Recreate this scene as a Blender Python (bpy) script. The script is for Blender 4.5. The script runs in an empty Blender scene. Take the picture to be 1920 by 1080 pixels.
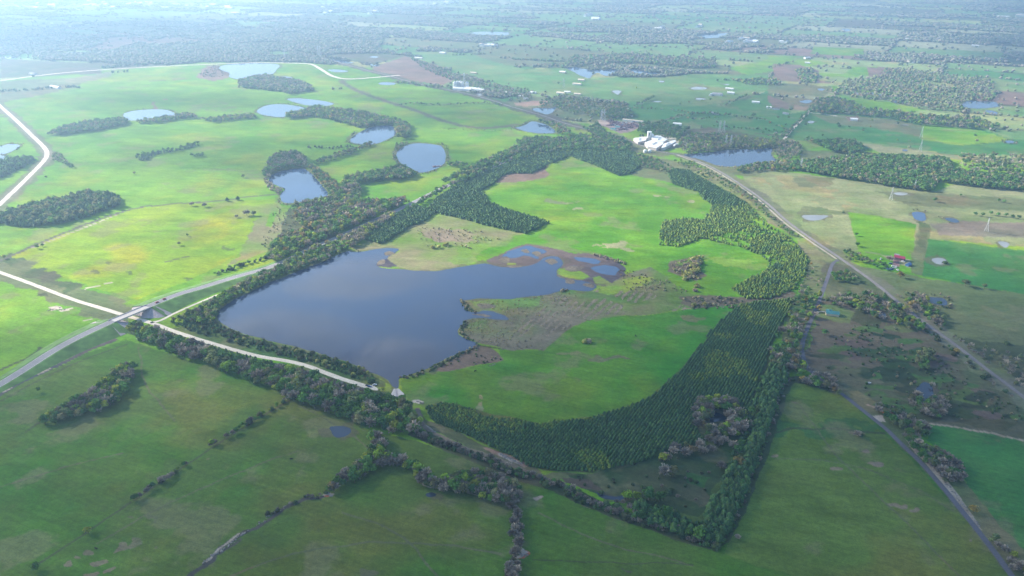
import bpy, math, random
import numpy as np

# ------------------------------------------------------------------ camera
S = bpy.context.scene
CAMH, PITCH, F = 420.0, math.radians(24.0), 1460.0
cam = bpy.data.cameras.new("camera"); cam.sensor_width = 36; cam.lens = F / 1920 * 36
cam.clip_start = 1.0; cam.clip_end = 60000
co = bpy.data.objects.new("camera", cam); S.collection.objects.link(co)
co.location = (0, 0, CAMH); co.rotation_euler = (math.pi / 2 - PITCH, 0, 0)
S.camera = co
# ------------------------------------------------------------------ sky and sun
SUN_EL, SUN_AZ = 26.0, -63.0            # azimuth clockwise from +Y
W = bpy.data.worlds.new("World"); S.world = W; W.use_nodes = True
nt = W.node_tree; bg = nt.nodes['Background']
sky = nt.nodes.new('ShaderNodeTexSky'); sky.sky_type = 'NISHITA'; sky.sun_disc = False
sky.sun_elevation = math.radians(SUN_EL); sky.sun_rotation = math.radians(SUN_AZ % 360)
sky.air_density = 1.3; sky.dust_density = 0.6; sky.ozone_density = 2.0
nt.links.new(sky.outputs[0], bg.inputs[0]); bg.inputs[1].default_value = 0.085
sl = bpy.data.lights.new("sun", 'SUN'); sl.energy = 5.0; sl.angle = math.radians(0.6); sl.color = (1, .93, .80)
so = bpy.data.objects.new("sun", sl); S.collection.objects.link(so)
_e, _a = math.radians(SUN_EL), math.radians(SUN_AZ)
SUNV = np.array([math.sin(_a) * math.cos(_e), math.cos(_a) * math.cos(_e), math.sin(_e)])
from mathutils import Vector
so.rotation_euler = Vector(SUNV).to_track_quat('Z', 'Y').to_euler(); so.location = (-900, 500, 900)
S.view_settings.view_transform = 'Standard'; S.view_settings.look = 'None'
S.view_settings.exposure = 1.78; S.view_settings.gamma = 1.0
S.cycles.max_bounces = 4; S.cycles.diffuse_bounces = 2; S.cycles.glossy_bounces = 2
S.cycles.transmission_bounces = 2; S.cycles.volume_bounces = 0; S.cycles.transparent_max_bounces = 12
S.cycles.use_denoising = True
try: S.cycles.denoiser = 'OPENIMAGEDENOISE'; S.cycles.denoising_prefilter = 'ACCURATE'
except Exception: pass

rng = np.random.default_rng(7); random.seed(7)
# ------------------------------------------------------------------ helpers
cP, sP = math.cos(PITCH), math.sin(PITCH)
def G(px, py, z=0.0):
    """where the sight line of one point of the photograph meets the level z"""
    a = (np.asarray(px, float) - 960) / F; b = (540 - np.asarray(py, float)) / F
    dz = -sP + b * cP; dy = cP + b * sP
    t = (z - CAMH) / dz
    return np.stack([a * t, dy * t], -1)
def GP(pts, z=0.0):
    p = np.array(pts, float); return G(p[:, 0], p[:, 1], z)
def proj(x, y, z=0.0):
    dz = z - CAMH; d = y * cP - dz * sP; u = y * sP + dz * cP
    return 960 + F * x / d, 540 - F * u / d, d
def hsh(ix, iy, seed=0):
    h = (ix.astype(np.int64) * 374761393 + iy.astype(np.int64) * 668265263 + seed * 2147483647 + 1013904223) & 0xffffffff
    h = ((h ^ (h >> 13)) * 1274126177) & 0xffffffff
    h = ((h ^ (h >> 16)) * 2246822519) & 0xffffffff
    return ((h ^ (h >> 15)) & 0xffffff) / float(0xffffff)
def vn(x, y, s, seed=0):
    x = np.asarray(x) / s; y = np.asarray(y) / s
    ix = np.floor(x); iy = np.floor(y); fx = x - ix; fy = y - iy
    fx = fx * fx * (3 - 2 * fx); fy = fy * fy * (3 - 2 * fy)
    a = hsh(ix, iy, seed); b = hsh(ix + 1, iy, seed); c = hsh(ix, iy + 1, seed); d = hsh(ix + 1, iy + 1, seed)
    return (a + (b - a) * fx) * (1 - fy) + (c + (d - c) * fx) * fy
def fbm(x, y, s, seed=0, oc=4):
    v = 0; amp = .5; tot = 0
    for i in range(oc):
        c, q = math.cos(.6 * i), math.sin(.6 * i)
        v = v + amp * vn(x * c - y * q, x * q + y * c, s / 2 ** i, seed + i * 17); tot += amp; amp *= .55
    return v / tot
def inpoly(x, y, P):
    n = len(P); r = np.zeros(x.shape, bool); j = n - 1
    for i in range(n):
        xi, yi = P[i]; xj, yj = P[j]
        if yi != yj:
            c = ((yi > y) != (yj > y)) & (x < (xj - xi) * (y - yi) / (yj - yi) + xi)
            r ^= c
        j = i
    return r
def rib(P, w):
    """outline of a strip of width w (number or list) along the world line P"""
    P = np.asarray(P, float); t = np.gradient(P, axis=0); t /= np.linalg.norm(t, axis=1)[:, None] + 1e-9
    nn = np.stack([-t[:, 1], t[:, 0]], 1); w = np.broadcast_to(np.asarray(w, float), (len(P),))[:, None] / 2
    return P + nn * w, P - nn * w
def dense(P, step, closed=False):
    P = np.asarray(P, float)
    if closed: P = np.vstack([P, P[:1]])
    out = []
    for a, b in zip(P[:-1], P[1:]):
        n = max(1, int(np.linalg.norm((b - a)[:2]) / step))
        out += [a + (b - a) * k / n for k in range(n)]
    if not closed: out.append(P[-1])
    return np.array(out)
def smooth(P, k=2, closed=False):
    P = np.asarray(P, float)
    for _ in range(k):
        if closed:
            Q = np.roll(P, -1, 0); P = np.stack([P * .75 + Q * .25, P * .25 + Q * .75], 1).reshape(-1, P.shape[1])
        else:
            A, B = P[:-1], P[1:]; M = np.stack([A * .75 + B * .25, A * .25 + B * .75], 1).reshape(-1, P.shape[1])
            P = np.vstack([P[:1], M, P[-1:]])
    return P
def tag(o, label=None, cat=None, group=None, kind=None):
    if label: o['label'] = label
    if cat: o['category'] = cat
    if group: o['group'] = group
    if kind: o['kind'] = kind
    return o
def link(o): S.collection.objects.link(o); return o
def empty(name, loc=(0, 0, 0), rz=0):
    o = bpy.data.objects.new(name, None); link(o); o.location = loc; o.rotation_euler = (0, 0, rz); o.empty_display_size = 2
    return o
def mesh_obj(name, me, mat, parent=None):
    if mat and not me.materials: me.materials.append(mat)
    o = bpy.data.objects.new(name, me); link(o)
    if parent: o.parent = parent
    return o
def fast_mesh(name, V, faces_n, loops, col=None):
    """V (n,3); every face has faces_n corners; loops flat index array"""
    me = bpy.data.meshes.new(name); V = np.asarray(V, np.float32); L = np.asarray(loops, np.int32).ravel()
    nf = len(L) // faces_n
    me.vertices.add(len(V)); me.vertices.foreach_set("co", V.ravel())
    me.loops.add(len(L)); me.loops.foreach_set("vertex_index", L)
    me.polygons.add(nf); me.polygons.foreach_set("loop_start", np.arange(nf, dtype=np.int32) * faces_n)
    try: me.polygons.foreach_set("loop_total", np.full(nf, faces_n, np.int32))
    except Exception: pass
    if col is not None:
        ca = me.color_attributes.new("Col", 'FLOAT_COLOR', 'POINT')
        c4 = np.ones((len(V), 4), np.float32); c4[:, :3] = col; ca.data.foreach_set("color", c4.ravel())
    me.update(calc_edges=True)
    return me
def soup(name, T, C=None):
    T = np.asarray(T, np.float32).reshape(-1, 3)
    c = None if C is None else np.repeat(np.asarray(C, np.float32).reshape(-1, 3), 3, 0)
    return fast_mesh(name, T, 3, np.arange(len(T)), c)

# ------------------------------------------------------------------ materials
def newmat(name):
    m = bpy.data.materials.new(name); m.use_nodes = True
    return m, m.node_tree, m.node_tree.nodes['Principled BSDF']
def noise(nt, scale, detail=3, vec=None, rough=.55):
    n = nt.nodes.new('ShaderNodeTexNoise'); n.inputs['Scale'].default_value = scale
    n.inputs['Detail'].default_value = detail; n.inputs['Roughness'].default_value = rough
    if vec is not None: nt.links.new(vec, n.inputs['Vector'])
    return n.outputs['Fac']
def mrange(nt, v, a, b, c, d):
    n = nt.nodes.new('ShaderNodeMapRange'); n.inputs[1].default_value = a; n.inputs[2].default_value = b
    n.inputs[3].default_value = c; n.inputs[4].default_value = d; nt.links.new(v, n.inputs[0]); return n.outputs[0]
def mathn(nt, op, a, b):
    n = nt.nodes.new('ShaderNodeMath'); n.operation = op
    for i, v in enumerate((a, b)):
        if isinstance(v, (int, float)): n.inputs[i].default_value = v
        else: nt.links.new(v, n.inputs[i])
    return n.outputs[0]
def scalecol(nt, col, fac):
    n = nt.nodes.new('ShaderNodeVectorMath'); n.operation = 'SCALE'
    if isinstance(col, tuple): n.inputs[0].default_value = col[:3]
    else: nt.links.new(col, n.inputs[0])
    nt.links.new(fac, n.inputs['Scale']); return n.outputs[0]
def plain(name, col, rough=.85, nscale=.4, amp=.25, metallic=0, spec=.2, scale2=.05):
    m, nt, b = newmat(name)
    g = nt.nodes.new('ShaderNodeNewGeometry')
    f = mathn(nt, 'MULTIPLY', mrange(nt, noise(nt, nscale, 4, g.outputs['Position']), .3, .7, 1 - amp, 1 + amp),
              mrange(nt, noise(nt, scale2, 3, g.outputs['Position']), .3, .7, 1 - amp * .7, 1 + amp * .7))
    nt.links.new(scalecol(nt, tuple(col), f), b.inputs['Base Color'])
    b.inputs['Roughness'].default_value = rough; b.inputs['Metallic'].default_value = metallic
    b.inputs['Specular IOR Level'].default_value = spec
    return m
def ground_material():
    m, nt, b = newmat("ground_cover")
    g = nt.nodes.new('ShaderNodeNewGeometry'); P = g.outputs['Position']
    at = nt.nodes.new('ShaderNodeAttribute'); at.attribute_name = "Col"
    mp = nt.nodes.new('ShaderNodeMapping'); mp.inputs['Rotation'].default_value = (0, 0, .5); mp.inputs['Scale'].default_value = (.35, 1.6, 1)
    nt.links.new(P, mp.inputs[0])
    f = mathn(nt, 'MULTIPLY', mrange(nt, noise(nt, .22, 5, P, .65), .3, .7, .78, 1.22), mrange(nt, noise(nt, .045, 4, mp.outputs[0], .6), .3, .7, .86, 1.14))
    f = mathn(nt, 'MULTIPLY', f, mrange(nt, noise(nt, .9, 3, P, .6), .3, .7, .80, 1.20))
    m2 = nt.nodes.new('ShaderNodeMapping'); m2.vector_type = 'TEXTURE'; m2.inputs['Rotation'].default_value = (0, 0, 2.72); m2.inputs['Scale'].default_value = (14, .8, 1); nt.links.new(P, m2.inputs[0])
    f = mathn(nt, 'MULTIPLY', f, mrange(nt, noise(nt, .28, 4, m2.outputs[0], .6), .3, .7, .86, 1.14))
    nt.links.new(scalecol(nt, at.outputs['Color'], f), b.inputs['Base Color'])
    b.inputs['Roughness'].default_value = .95; b.inputs['Specular IOR Level'].default_value = .05
    bp = nt.nodes.new('ShaderNodeBump'); bp.inputs['Strength'].default_value = .55; bp.inputs['Distance'].default_value = 1.0
    h = mathn(nt, 'ADD', mathn(nt, 'MULTIPLY', noise(nt, .006, 3, P), 14.0), mathn(nt, 'MULTIPLY', noise(nt, .12, 5, P, .6), 1.1))
    nt.links.new(h, bp.inputs['Height']); nt.links.new(bp.outputs[0], b.inputs['Normal'])
    return m
def leaf_material(name, tr=.3):
    m, nt, b = newmat(name)
    at = nt.nodes.new('ShaderNodeAttribute'); at.attribute_name = "Col"
    g = nt.nodes.new('ShaderNodeNewGeometry')
    c = scalecol(nt, at.outputs['Color'], mrange(nt, noise(nt, .35, 3, g.outputs['Position']), .3, .7, .8, 1.2))
    nt.links.new(c, b.inputs['Base Color']); b.inputs['Roughness'].default_value = .8; b.inputs['Specular IOR Level'].default_value = .15
    t = nt.nodes.new('ShaderNodeBsdfTranslucent'); nt.links.new(c, t.inputs[0])
    mx = nt.nodes.new('ShaderNodeMixShader'); mx.inputs[0].default_value = tr
    nt.links.new(b.outputs[0], mx.inputs[1]); nt.links.new(t.outputs[0], mx.inputs[2])
    nt.links.new(mx.outputs[0], nt.nodes['Material Output'].inputs[0])
    return m
def water_material(name, col, rough=.06, bump=.12, col2=None):
    m, nt, b = newmat(name)
    g = nt.nodes.new('ShaderNodeNewGeometry'); P = g.outputs['Position']
    mx = nt.nodes.new('ShaderNodeMix'); mx.data_type = 'RGBA'
    nt.links.new(mrange(nt, noise(nt, .012, 5, P), .4, .62, 0, 1), mx.inputs[0])
    mx.inputs[6].default_value = (*col, 1); mx.inputs[7].default_value = (*(col2 or tuple(c * .8 for c in col)), 1)
    nt.links.new(mx.outputs[2], b.inputs['Base Color'])
    b.inputs['Roughness'].default_value = rough; b.inputs['IOR'].default_value = 1.5; b.inputs['Specular IOR Level'].default_value = .5
    bp = nt.nodes.new('ShaderNodeBump'); bp.inputs['Strength'].default_value = bump; bp.inputs['Distance'].default_value = .3
    nt.links.new(noise(nt, .25, 4, P), bp.inputs['Height']); nt.links.new(bp.outputs[0], b.inputs['Normal'])
    return m
M = dict(
    ground=ground_material(),
    leaf=leaf_material("foliage", .3), pine=leaf_material("pine_needles", .12), twig=leaf_material("bare_twigs", .1),
    bark=plain("bark", (.16, .13, .10)),
    lake=water_material("lake_water", (.030, .048, .102), .03, .06, (.036, .050, .092)),
    pond=water_material("pond_water", (.045, .08, .16), .08, .10),
    dark=water_material("dark_pond_water", (.02, .03, .055), .08, .06),
    silt=water_material("silty_pond_water", (.27, .27, .26), .12, .05),
    gravel=plain("pale_gravel", (.56, .50, .42), .95, .5, .18), asphalt=plain("asphalt", (.24, .225, .24), .85, .6, .15),
    asphalt2=plain("worn_asphalt", (.115, .11, .13), .85, .6, .15), paint=plain("road_paint", (.75, .74, .68), .7),
    concrete=plain("concrete", (.50, .45, .42), .85, .5, .12), slope=plain("slope_paving", (.34, .30, .31), .9, .5, .2),
    ballast=plain("rail_ballast", (.20, .18, .18), .95, .8, .25), steel=plain("steel_rail", (.32, .30, .30), .4, .5, .1, .7, .5),
    bank=plain("bank_grass", (.10, .19, .045), .95, .12, .3), white=plain("white_metal_roof", (.70, .70, .68), .6, .12, .14),
    wall=plain("white_wall", (.72, .71, .68), .8, .2, .08), cream=plain("cream_siding", (.62, .52, .40), .8, .2, .1),
    teal=plain("green_metal_roof", (.06, .20, .21), .5, .2, .12), red=plain("red_metal_roof", (.26, .035, .07), .5, .2, .15),
    brownroof=plain("brown_shingle", (.16, .12, .10), .9), greyroof=plain("grey_shingle", (.26, .26, .28), .85), glass=plain("window_glass", (.03, .04, .05), .15, .2, .05, 0, .5),
    rust=plain("rusty_scrap", (.20, .12, .13), .9, .3, .4), galv=plain("galvanised_steel", (.60, .61, .62), .5, .5, .1, .3),
    cow=plain("black_hide", (.02, .018, .016), .9), carwhite=plain("white_car_paint", (.7, .7, .7), .4, .5, .05, 0, .5),
    carblue=plain("blue_car_paint", (.06, .13, .3), .4, .5, .05, 0, .5), carred=plain("red_car_paint", (.35, .05, .04), .4, .5, .05, 0, .5),
    rubber=plain("rubber", (.03, .03, .03), .9), rock=plain("pale_rock", (.24, .21, .19), .9, .6, .3), dirt=plain("dirt_path", (.30, .23, .17), .95, .4, .2),
    track=plain("dusty_track", (.36, .31, .25), .95, .5, .25), mud=plain("wet_mud", (.13, .105, .075), .8, .3, .5), wood=plain("weathered_wood", (.28, .23, .18), .9),
)
# ================================================================== the land, traced and laid on the level ground
LUSH = ((.072, .20, .010), (.132, .25, .016)); GRASS = ((.085, .22, .014), (.15, .27, .018)); PAST = ((.052, .135, .014), (.085, .135, .024))
TEAL = ((.04, .15, .034), (.062, .165, .036)); TAN = ((.24, .235, .12), (.16, .20, .075)); BROWN = ((.115, .095, .062), (.065, .10, .036))
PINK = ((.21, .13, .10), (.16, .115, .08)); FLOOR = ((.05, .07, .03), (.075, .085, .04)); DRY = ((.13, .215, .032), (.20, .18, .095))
MARSH = ((.12, .09, .082), (.06, .058, .078)); LIME = ((.15, .25, .03), (.13, .22, .028)); REED = ((.07, .155, .028), (.155, .135, .09))
OLIVE = ((.10, .135, .05), (.13, .14, .065)); DIRTC = ((.42, .33, .26), (.35, .27, .2)); SCRUBD = ((.03, .065, .02), (.06, .07, .032))
PINEF = ((.055, .095, .026), (.11, .15, .036)); ORANGE = ((.40, .13, .06), (.35, .12, .06)); ROCKC = ((.45, .38, .32), (.3, .25, .2)); DITCH = ((.07, .06, .06), (.10, .09, .07))
def pp(s): return [tuple(float(v) for v in q.split(',')) for q in s.split()]
WATER = {   # name, label, outline in the photograph, material
 'lake': ("405,592 410,580 428,570 447,557 473,545 497,533 530,520 567,505 605,492 630,478 653,470 667,473 687,471 710,466 733,464 750,468 740,474 728,480 724,486 703,496 713,503 740,504 778,507 820,509 840,505 862,500 890,497 907,493 925,497 945,501 965,500 985,500 1003,496 1015,488 1022,482 1035,480 1048,482 1055,488 1057,497 1042,507 1043,516 1052,522 1100,528 1120,536 1110,545 1093,545 1060,544 1043,548 1027,553 977,558 952,561 907,559 877,562 863,563 866,572 872,582 893,587 907,582 927,585 945,590 955,597 955,601 923,598 890,595 874,599 868,603 865,612 858,625 873,635 895,642 887,652 865,660 840,673 812,687 780,700 750,707 748,716 747,727 737,727 730,715 717,707 697,700 678,692 660,682 630,672 592,660 550,650 520,642 480,631 462,627 425,612 407,600", "lake", "broad blue grey reservoir lake between the gravel road and the plantation"),
}
PONDS = [  # outline, material, label
 ("502,337 512,326 530,320 550,316 570,315 580,322 590,332 605,350 620,366 600,371 575,377 555,380 540,381 527,379 526,370 525,362 531,359 534,355 524,350 512,345", 'pond', "blue boot-shaped pond ringed by trees above the thick roadside wood"),
 ("741,287 752,278 767,270 790,268 825,272 832,279 835,287 836,296 835,305 828,312 817,317 802,322 785,324 775,317 755,310 744,299", 'pond', "large rounded pond with a small reddish dock, in the middle of the green fields"),
 ("654,265 660,257 670,250 685,242 700,237 720,235 737,236 741,244 742,252 727,262 710,269 695,271 680,271 665,269", 'pond', "egg-shaped pond at the lower end of the long curving tree belt"),
 ("480,208 490,201 505,196 522,195 542,196 563,200 587,207 570,212 550,215 530,220 512,219 495,216 484,213", 'pond', "pale pond touching the left end of the curving tree belt"),
 ("535,185 555,184 580,186 605,189 630,194 622,197 605,199 585,198 567,196 548,191", 'pond', "thin pale pond just above the pond at the tree belt's left end"),
 ("410,125 437,119 480,118 508,119 527,122 518,131 510,140 495,143 480,145 460,148 440,148 428,144 432,137 415,133", 'pond', "wide pale pond just below the far gravel road"),
 ("517,144 535,143 549,145 542,148 530,149", 'pond', "sliver of pond at the right end of the wood by the far gravel road"),
 ("229,215 243,209 262,206 285,205 307,205 322,209 335,215 318,219 300,222 275,225 255,226 236,225", 'pond', "oval pond with a hedge of trees along its near bank, left fields"),
 ("965,240 980,236 997,227 1008,229 1020,232 1034,239 1042,245 1041,250 1012,250 985,247 972,242", 'pond', "wedge-shaped pond beside the railway with a wood on its right bank"),
 ("997,204 1010,202 1030,203 1045,200 1040,207 1035,212 1026,215 1015,212 1004,209", 'pond', "ragged little pond across the railway from the wedge-shaped pond"),
 ("1277,290 1310,287 1360,282 1392,279 1420,280 1440,277 1450,277 1445,295 1466,302 1440,306 1415,307 1392,311 1372,313 1347,311 1330,305 1310,298 1290,294", 'lake', "deep blue lake to the right of the white factory"),
 ("1060,127 1075,125 1092,128 1110,132 1135,130 1165,132 1150,139 1140,143 1130,141 1122,136 1112,139 1105,148 1095,144 1085,140 1072,133", 'pond', "ragged-edged lake in the far green field, largest near the tree belt"),
 ("1177,131 1197,130 1215,136 1238,137 1262,139 1240,140 1230,142 1213,141 1197,140 1183,136", 'pond', "narrow pointed lake right of the ragged-edged far lake"),
 ("880,61 905,59 930,60 955,60 955,66 920,67 892,67", 'pond', "long hazy lake in the distance above the reddish field"),
 ("1300,70 1308,67 1322,64 1345,63 1370,61 1365,66 1360,69 1340,71 1322,72", 'pond', "long hazy lake in the distance among the far right fields"),
 ("1797,197 1805,193 1815,189 1840,190 1865,190 1870,195 1875,200 1850,203 1827,204 1810,201", 'pond', "blue lake close to the right edge of the photo in the far woods"),
 ("1845,206 1860,207 1872,212 1866,216 1852,212", 'pond', "small blue pond directly below the far right lake"),
 ("0,275 12,271 20,270 38,272 30,279 20,285 8,289 0,290 -30,289 -30,276", 'pond', "upper of two ponds cut by the left edge of the photo"),
 ("-30,289 0,290 18,295 16,299 10,303 0,303 -30,303", 'pond', "lower of two ponds cut by the left edge of the photo"),
 ("1711,398 1722,397 1735,400 1736,408 1734,415 1722,414 1712,408", 'pond', "grey blue square-cornered pond at the head of the mown strip"),
 ("1770,409 1780,408 1793,410 1800,417 1787,418 1778,415", 'dark', "dark blue leaf-shaped pond right of the grey blue square one"),
 ("1868,453 1880,452 1892,456 1891,462 1885,465 1878,461", 'silt', "whitish crescent pond in the green field near the right edge"),
 ("1745,486 1755,483 1768,484 1775,488 1773,495 1762,497 1752,494", 'silt', "murky pale pond with a bush at its right end in the deep green field"),
 ("1500,404 1520,403 1540,403 1556,404 1545,410 1530,414 1512,413", 'silt', "shallow grey wedge-shaped pond on the tan field by the railway"),
 ("1673,361 1690,360 1703,362 1700,365 1688,367 1678,365", 'silt', "muddy puddle pond at the foot of the nearer steel pylon"),
 ("1738,557 1752,557 1770,559 1775,567 1775,574 1757,572 1745,569", 'dark', "bright blue pond behind the railway with a bush at its near corner"),
 ("1718,728 1730,716 1742,718 1748,728 1751,742 1744,757 1732,752 1720,742", 'dark', "dark blue pond hidden among bare trees in the brown scrubland"),
 ("1332,783 1336,777 1347,774 1358,779 1366,787 1350,790 1334,793", 'dark', "dark pond enclosed by trees inside the pine plantation"),
 ("1640,587 1650,583 1660,585 1664,593 1657,597 1647,593", 'dark', "dark water glimpsed among trees right of the green roofed house"),
 ("617,800 630,799 648,799 660,805 657,814 643,820 632,822 623,812", 'dark', "dark purple farm pond below the middle of the creek wood"),
 ("797,927 803,924 812,924 819,928 813,932 802,932", 'dark', "tiny round dark pond in the near middle pasture"),
 ("1118,922 1132,929 1150,932 1172,930 1168,936 1150,938 1132,936 1122,930", 'dark', "thin dark pool in the scrub left of the yellow-green trees"),
 ("1293,165 1308,162 1325,164 1326,167 1312,168 1298,168", 'silt', "pale teardrop pond in the far green fields"),
 ("1220,190 1232,189.5 1243,190.5 1232,192", 'silt', "pale sliver of pond, widest of the three in the shaded far field"),
 ("1303,184.5 1311,183.5 1325,185 1320,187 1308,187", 'silt', "pale sliver of pond beside the far barns"),
 ("1147,171 1157,169 1167,171 1162,175 1159,179 1153,175", 'silt', "greyish triangular puddle in the far green field"),
 ("1233,152 1240,151 1247,153 1240,155", 'silt', "small pale pond above the grey triangular puddle"),
 ("1356,158 1364,157 1368,159 1360,160", 'silt', "small pale pond in the tan far field"),
 ("1496,190 1508,187 1523,188 1520,193 1508,194", 'pond', "blue grey pond beside the reddish bare patch"),
 ("1513,228 1521,226 1528,228 1524,231 1516,231", 'silt', "pale pond left of the dark bush by the farm lane"),
 ("1690,234 1698,232.5 1706,234.5 1698,236", 'silt', "pale pond in the grey green far field"),
 ("1690,281 1697,280 1704,282 1697,284", 'pond', "small pond at the foot of the far thin pylon"),
 ("1530,167 1539,165.5 1548,168 1539,170.5", 'pond', "lilac pond in the tan far field"),
 ("1573,292 1583,291 1592,293 1585,296 1576,295", 'silt', "grey pond behind the small farmhouse and barn"),
 ("1578,54 1588,53 1597,56 1590,59 1580,59", 'pond', "hazy pond in the far right distance"),
 ("1602,174 1612,173 1618,176 1608,178", 'pond', "upper left of the string of small ponds in the right woods"),
 ("1622,174 1636,173 1642,177 1630,178", 'pond', "second of the string of small ponds in the right woods"),
 ("1643,176 1655,177 1652,180 1644,180", 'pond', "third of the string of small ponds in the right woods"),
 ("1671,187 1682,188 1686,191 1676,193", 'pond', "fourth of the string of small ponds in the right woods"),
 ("1686,191 1700,193 1703,195 1690,195", 'pond', "last of the string of small ponds in the right woods"),
 ("1882,264 1893,263 1903,266 1898,269 1888,268", 'pond', "pond near the right edge above the long hedge"),
 ("617,111 628,111 650,115 664,117 655,119 638,117", 'pond', "long pale pond cut by the disused field lane"),
 ("677,117 688,118 712,123 712,125 696,123", 'pond', "pale strip pond right of the long pale pond"),
 ("615,94 628,90 646,91 640,94 622,96", 'pond', "pale oblong pond in the blue shaded woods"),
 ("671,87 680,90 682,93 676,92", 'pond', "tiny forked pond in the blue shaded woods"),
 ("691,107 702,105 712,107 704,109", 'pond', "pale oval pond on the reddish field"),
 ("612,131 628,130 655,133 648,135 625,135", 'pond', "reedy strip pond inside the bend of the gravel road"),
 ("709,156 722,154 740,155 742,158 728,160 714,159", 'pond', "blue pond right under the end of the far gravel road"),
 ("890,176 898,174 905,177 904,180 896,179", 'silt', "milky settling pond beside the railway"),
 ("124,48.5 143,49.3 162,47 150,51 135,51", 'pond', "bright crescent pond in the dark far woods"),
 ("113,100 128,98 150,97 173,98 165,101 140,102 120,102", 'pond', "bright long pond in the dark woods, upper left"),
 ("-20,107 0,106 22,106 38,107.5 20,110 0,110 -20,110", 'pond', "bright long pond cut by the left edge in the dark woods"),
 ("76,43 84,42 90,43 84,44.5", 'pond', "short bright pond, left one of a pair in the far woods"),
 ("92,43 97,42.3 101,43.2 97,44.2", 'pond', "short bright pond, right one of a pair in the far woods"),
 ("284,62 290,61 296,62.5 290,64", 'pond', "bright dot of a pond in the far shaded fields"),
 ("293,104 300,102.5 307,104.5 300,106", 'pond', "bright small pond above the far gravel road"),
 ("509,67 518,66 527,67.5 518,69.5", 'pond', "bright small pond at the left of the dark far woods"),
 ("527,87 534,86 540,87.5 533,88.5", 'pond', "bright dot of a pond in the dark woods under the hazy field"),
]
# ground cover: outline, colours, wobble of the edge in metres
COVER = []
def cov(s, c, wob=3.0): COVER.append((GP(pp(s)), c, wob))
def line(s, w, c, wob=1.5, sm=1):
    a, b = rib(smooth(GP(pp(s)), sm), w); COVER.append((np.vstack([a, b[::-1]]), c, wob))
def blob(px, py, rx, c, ry=None, wob=4.0):
    wob = wob * 2.4
    """ground patch rx, ry metres across at a point"""
    c0 = G(px, py); t = np.linspace(0, 2 * math.pi, 14)[:-1]; ry = ry or rx * .7
    COVER.append((np.stack([c0[0] + rx * np.cos(t), c0[1] + ry * np.sin(t)], 1), c, wob))
# -- far and middle distance
cov("767,97 830,97 880,100 930,117 985,130 1060,126 1100,148 1160,145 1240,145 1300,138 1440,140 1440,170 1350,190 1380,200 1340,212 1270,210 1190,197 1150,190 1060,180 1000,165 960,160 900,150 830,126", ((.08, .19, .05), (.12, .20, .06)))
cov("1180,190 1300,200 1400,185 1440,170 1482,208 1484,250 1400,250 1330,240 1270,230 1200,230 1175,212", TEAL)
cov("700,125 760,105 830,125 850,150 830,160 770,150 700,135", PINK); cov("575,104 700,100 760,104 700,122 640,110", BROWN); cov("0,110 190,120 190,138 0,146", BROWN); cov("0,152 150,145 150,160 80,178 0,192", OLIVE)
cov("1365,128 1440,112 1500,110 1560,118 1440,135 1400,140", GRASS)
cov("1440,104 1495,105 1490,116 1440,118", GRASS); cov("1527,87 1620,92 1620,106 1520,101", GRASS); cov("1532,135 1580,140 1600,126 1650,125 1635,140 1590,146 1540,142", GRASS)
cov("1450,120 1500,122 1535,131 1535,150 1560,156 1450,150", PINK); cov("1440,155 1560,162 1550,180 1440,178", OLIVE); cov("1560,162 1660,170 1650,176 1560,171", GRASS)
cov("1625,126 1690,127 1690,142 1630,145", PINK)
cov("1550,175 1600,183 1690,195 1735,206 1700,210 1630,205 1585,186", LUSH)
cov("1482,214 1520,206 1600,216 1665,212 1730,233 1840,242 1900,262 1990,266 1990,290 1800,292 1600,262 1478,262", TEAL)
cov("1520,214 1600,218 1660,222 1730,236 1725,256 1640,240 1560,232", OLIVE); cov("1728,233 1840,244 1900,264 1800,272 1728,262", GRASS)
cov("1500,282 1560,283 1620,285 1700,292 1690,296 1610,300 1560,315 1500,300", OLIVE); cov("1600,266 1800,292 1990,300 1990,312 1800,300 1660,290", TAN)
cov("1440,178 1480,195 1480,206 1450,200 1440,190", PINK); cov("1487,194 1505,200 1518,200 1512,207 1490,206", ((.28, .16, .10), (.24, .17, .11)))
cov("1285,243 1330,238 1400,250 1470,265 1470,290 1440,276 1360,282 1290,284 1270,262", BROWN)
# -- right middle
cov("1392,328 1440,318 1560,333 1690,350 1752,359 1790,345 1990,362 1990,470 1740,447 1735,517 1650,478 1610,470 1550,472 1480,417 1400,352", TAN, 2)
cov("1480,330 1560,333 1560,352 1500,350", OLIVE, 10); cov("1500,385 1600,398 1660,412 1600,402 1500,402", OLIVE, 8); cov("1640,358 1750,362 1920,372 1990,385 1990,400 1800,390 1700,385", OLIVE, 6); cov("1745,420 1800,414 1990,420 1990,448 1760,440", ((.15, .15, .10), (.20, .16, .12)), 4)
cov("1590,398 1650,406 1717,420 1710,487 1652,477 1610,470 1597,425", LUSH, 1)
cov("1722,415 1745,420 1734,518 1705,512", OLIVE, 2); cov("1724,430 1740,432 1732,465 1718,460", BROWN, 3)
cov("1740,447 1830,458 1990,480 1990,562 1820,535 1730,517", TEAL, 1)
cov("1600,497 1732,520 1990,563 1990,670 1815,652 1777,622 1740,595 1690,562 1645,530", OLIVE, 2)
cov("1548,550 1650,542 1740,612 1850,692 1925,752 1990,800 1990,850 1740,797 1722,815 1640,772 1577,737 1530,705 1500,690 1518,640", BROWN, 5)
cov("1600,560 1680,575 1640,620 1590,600", FLOOR, 6); cov("1700,700 1800,720 1850,780 1760,790 1700,760", FLOOR, 12)
cov("1740,793 1920,824 2050,850 2050,1200 1960,1180 1905,1075 1820,945 1812,905 1772,850 1738,826", TEAL, 2)
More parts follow.
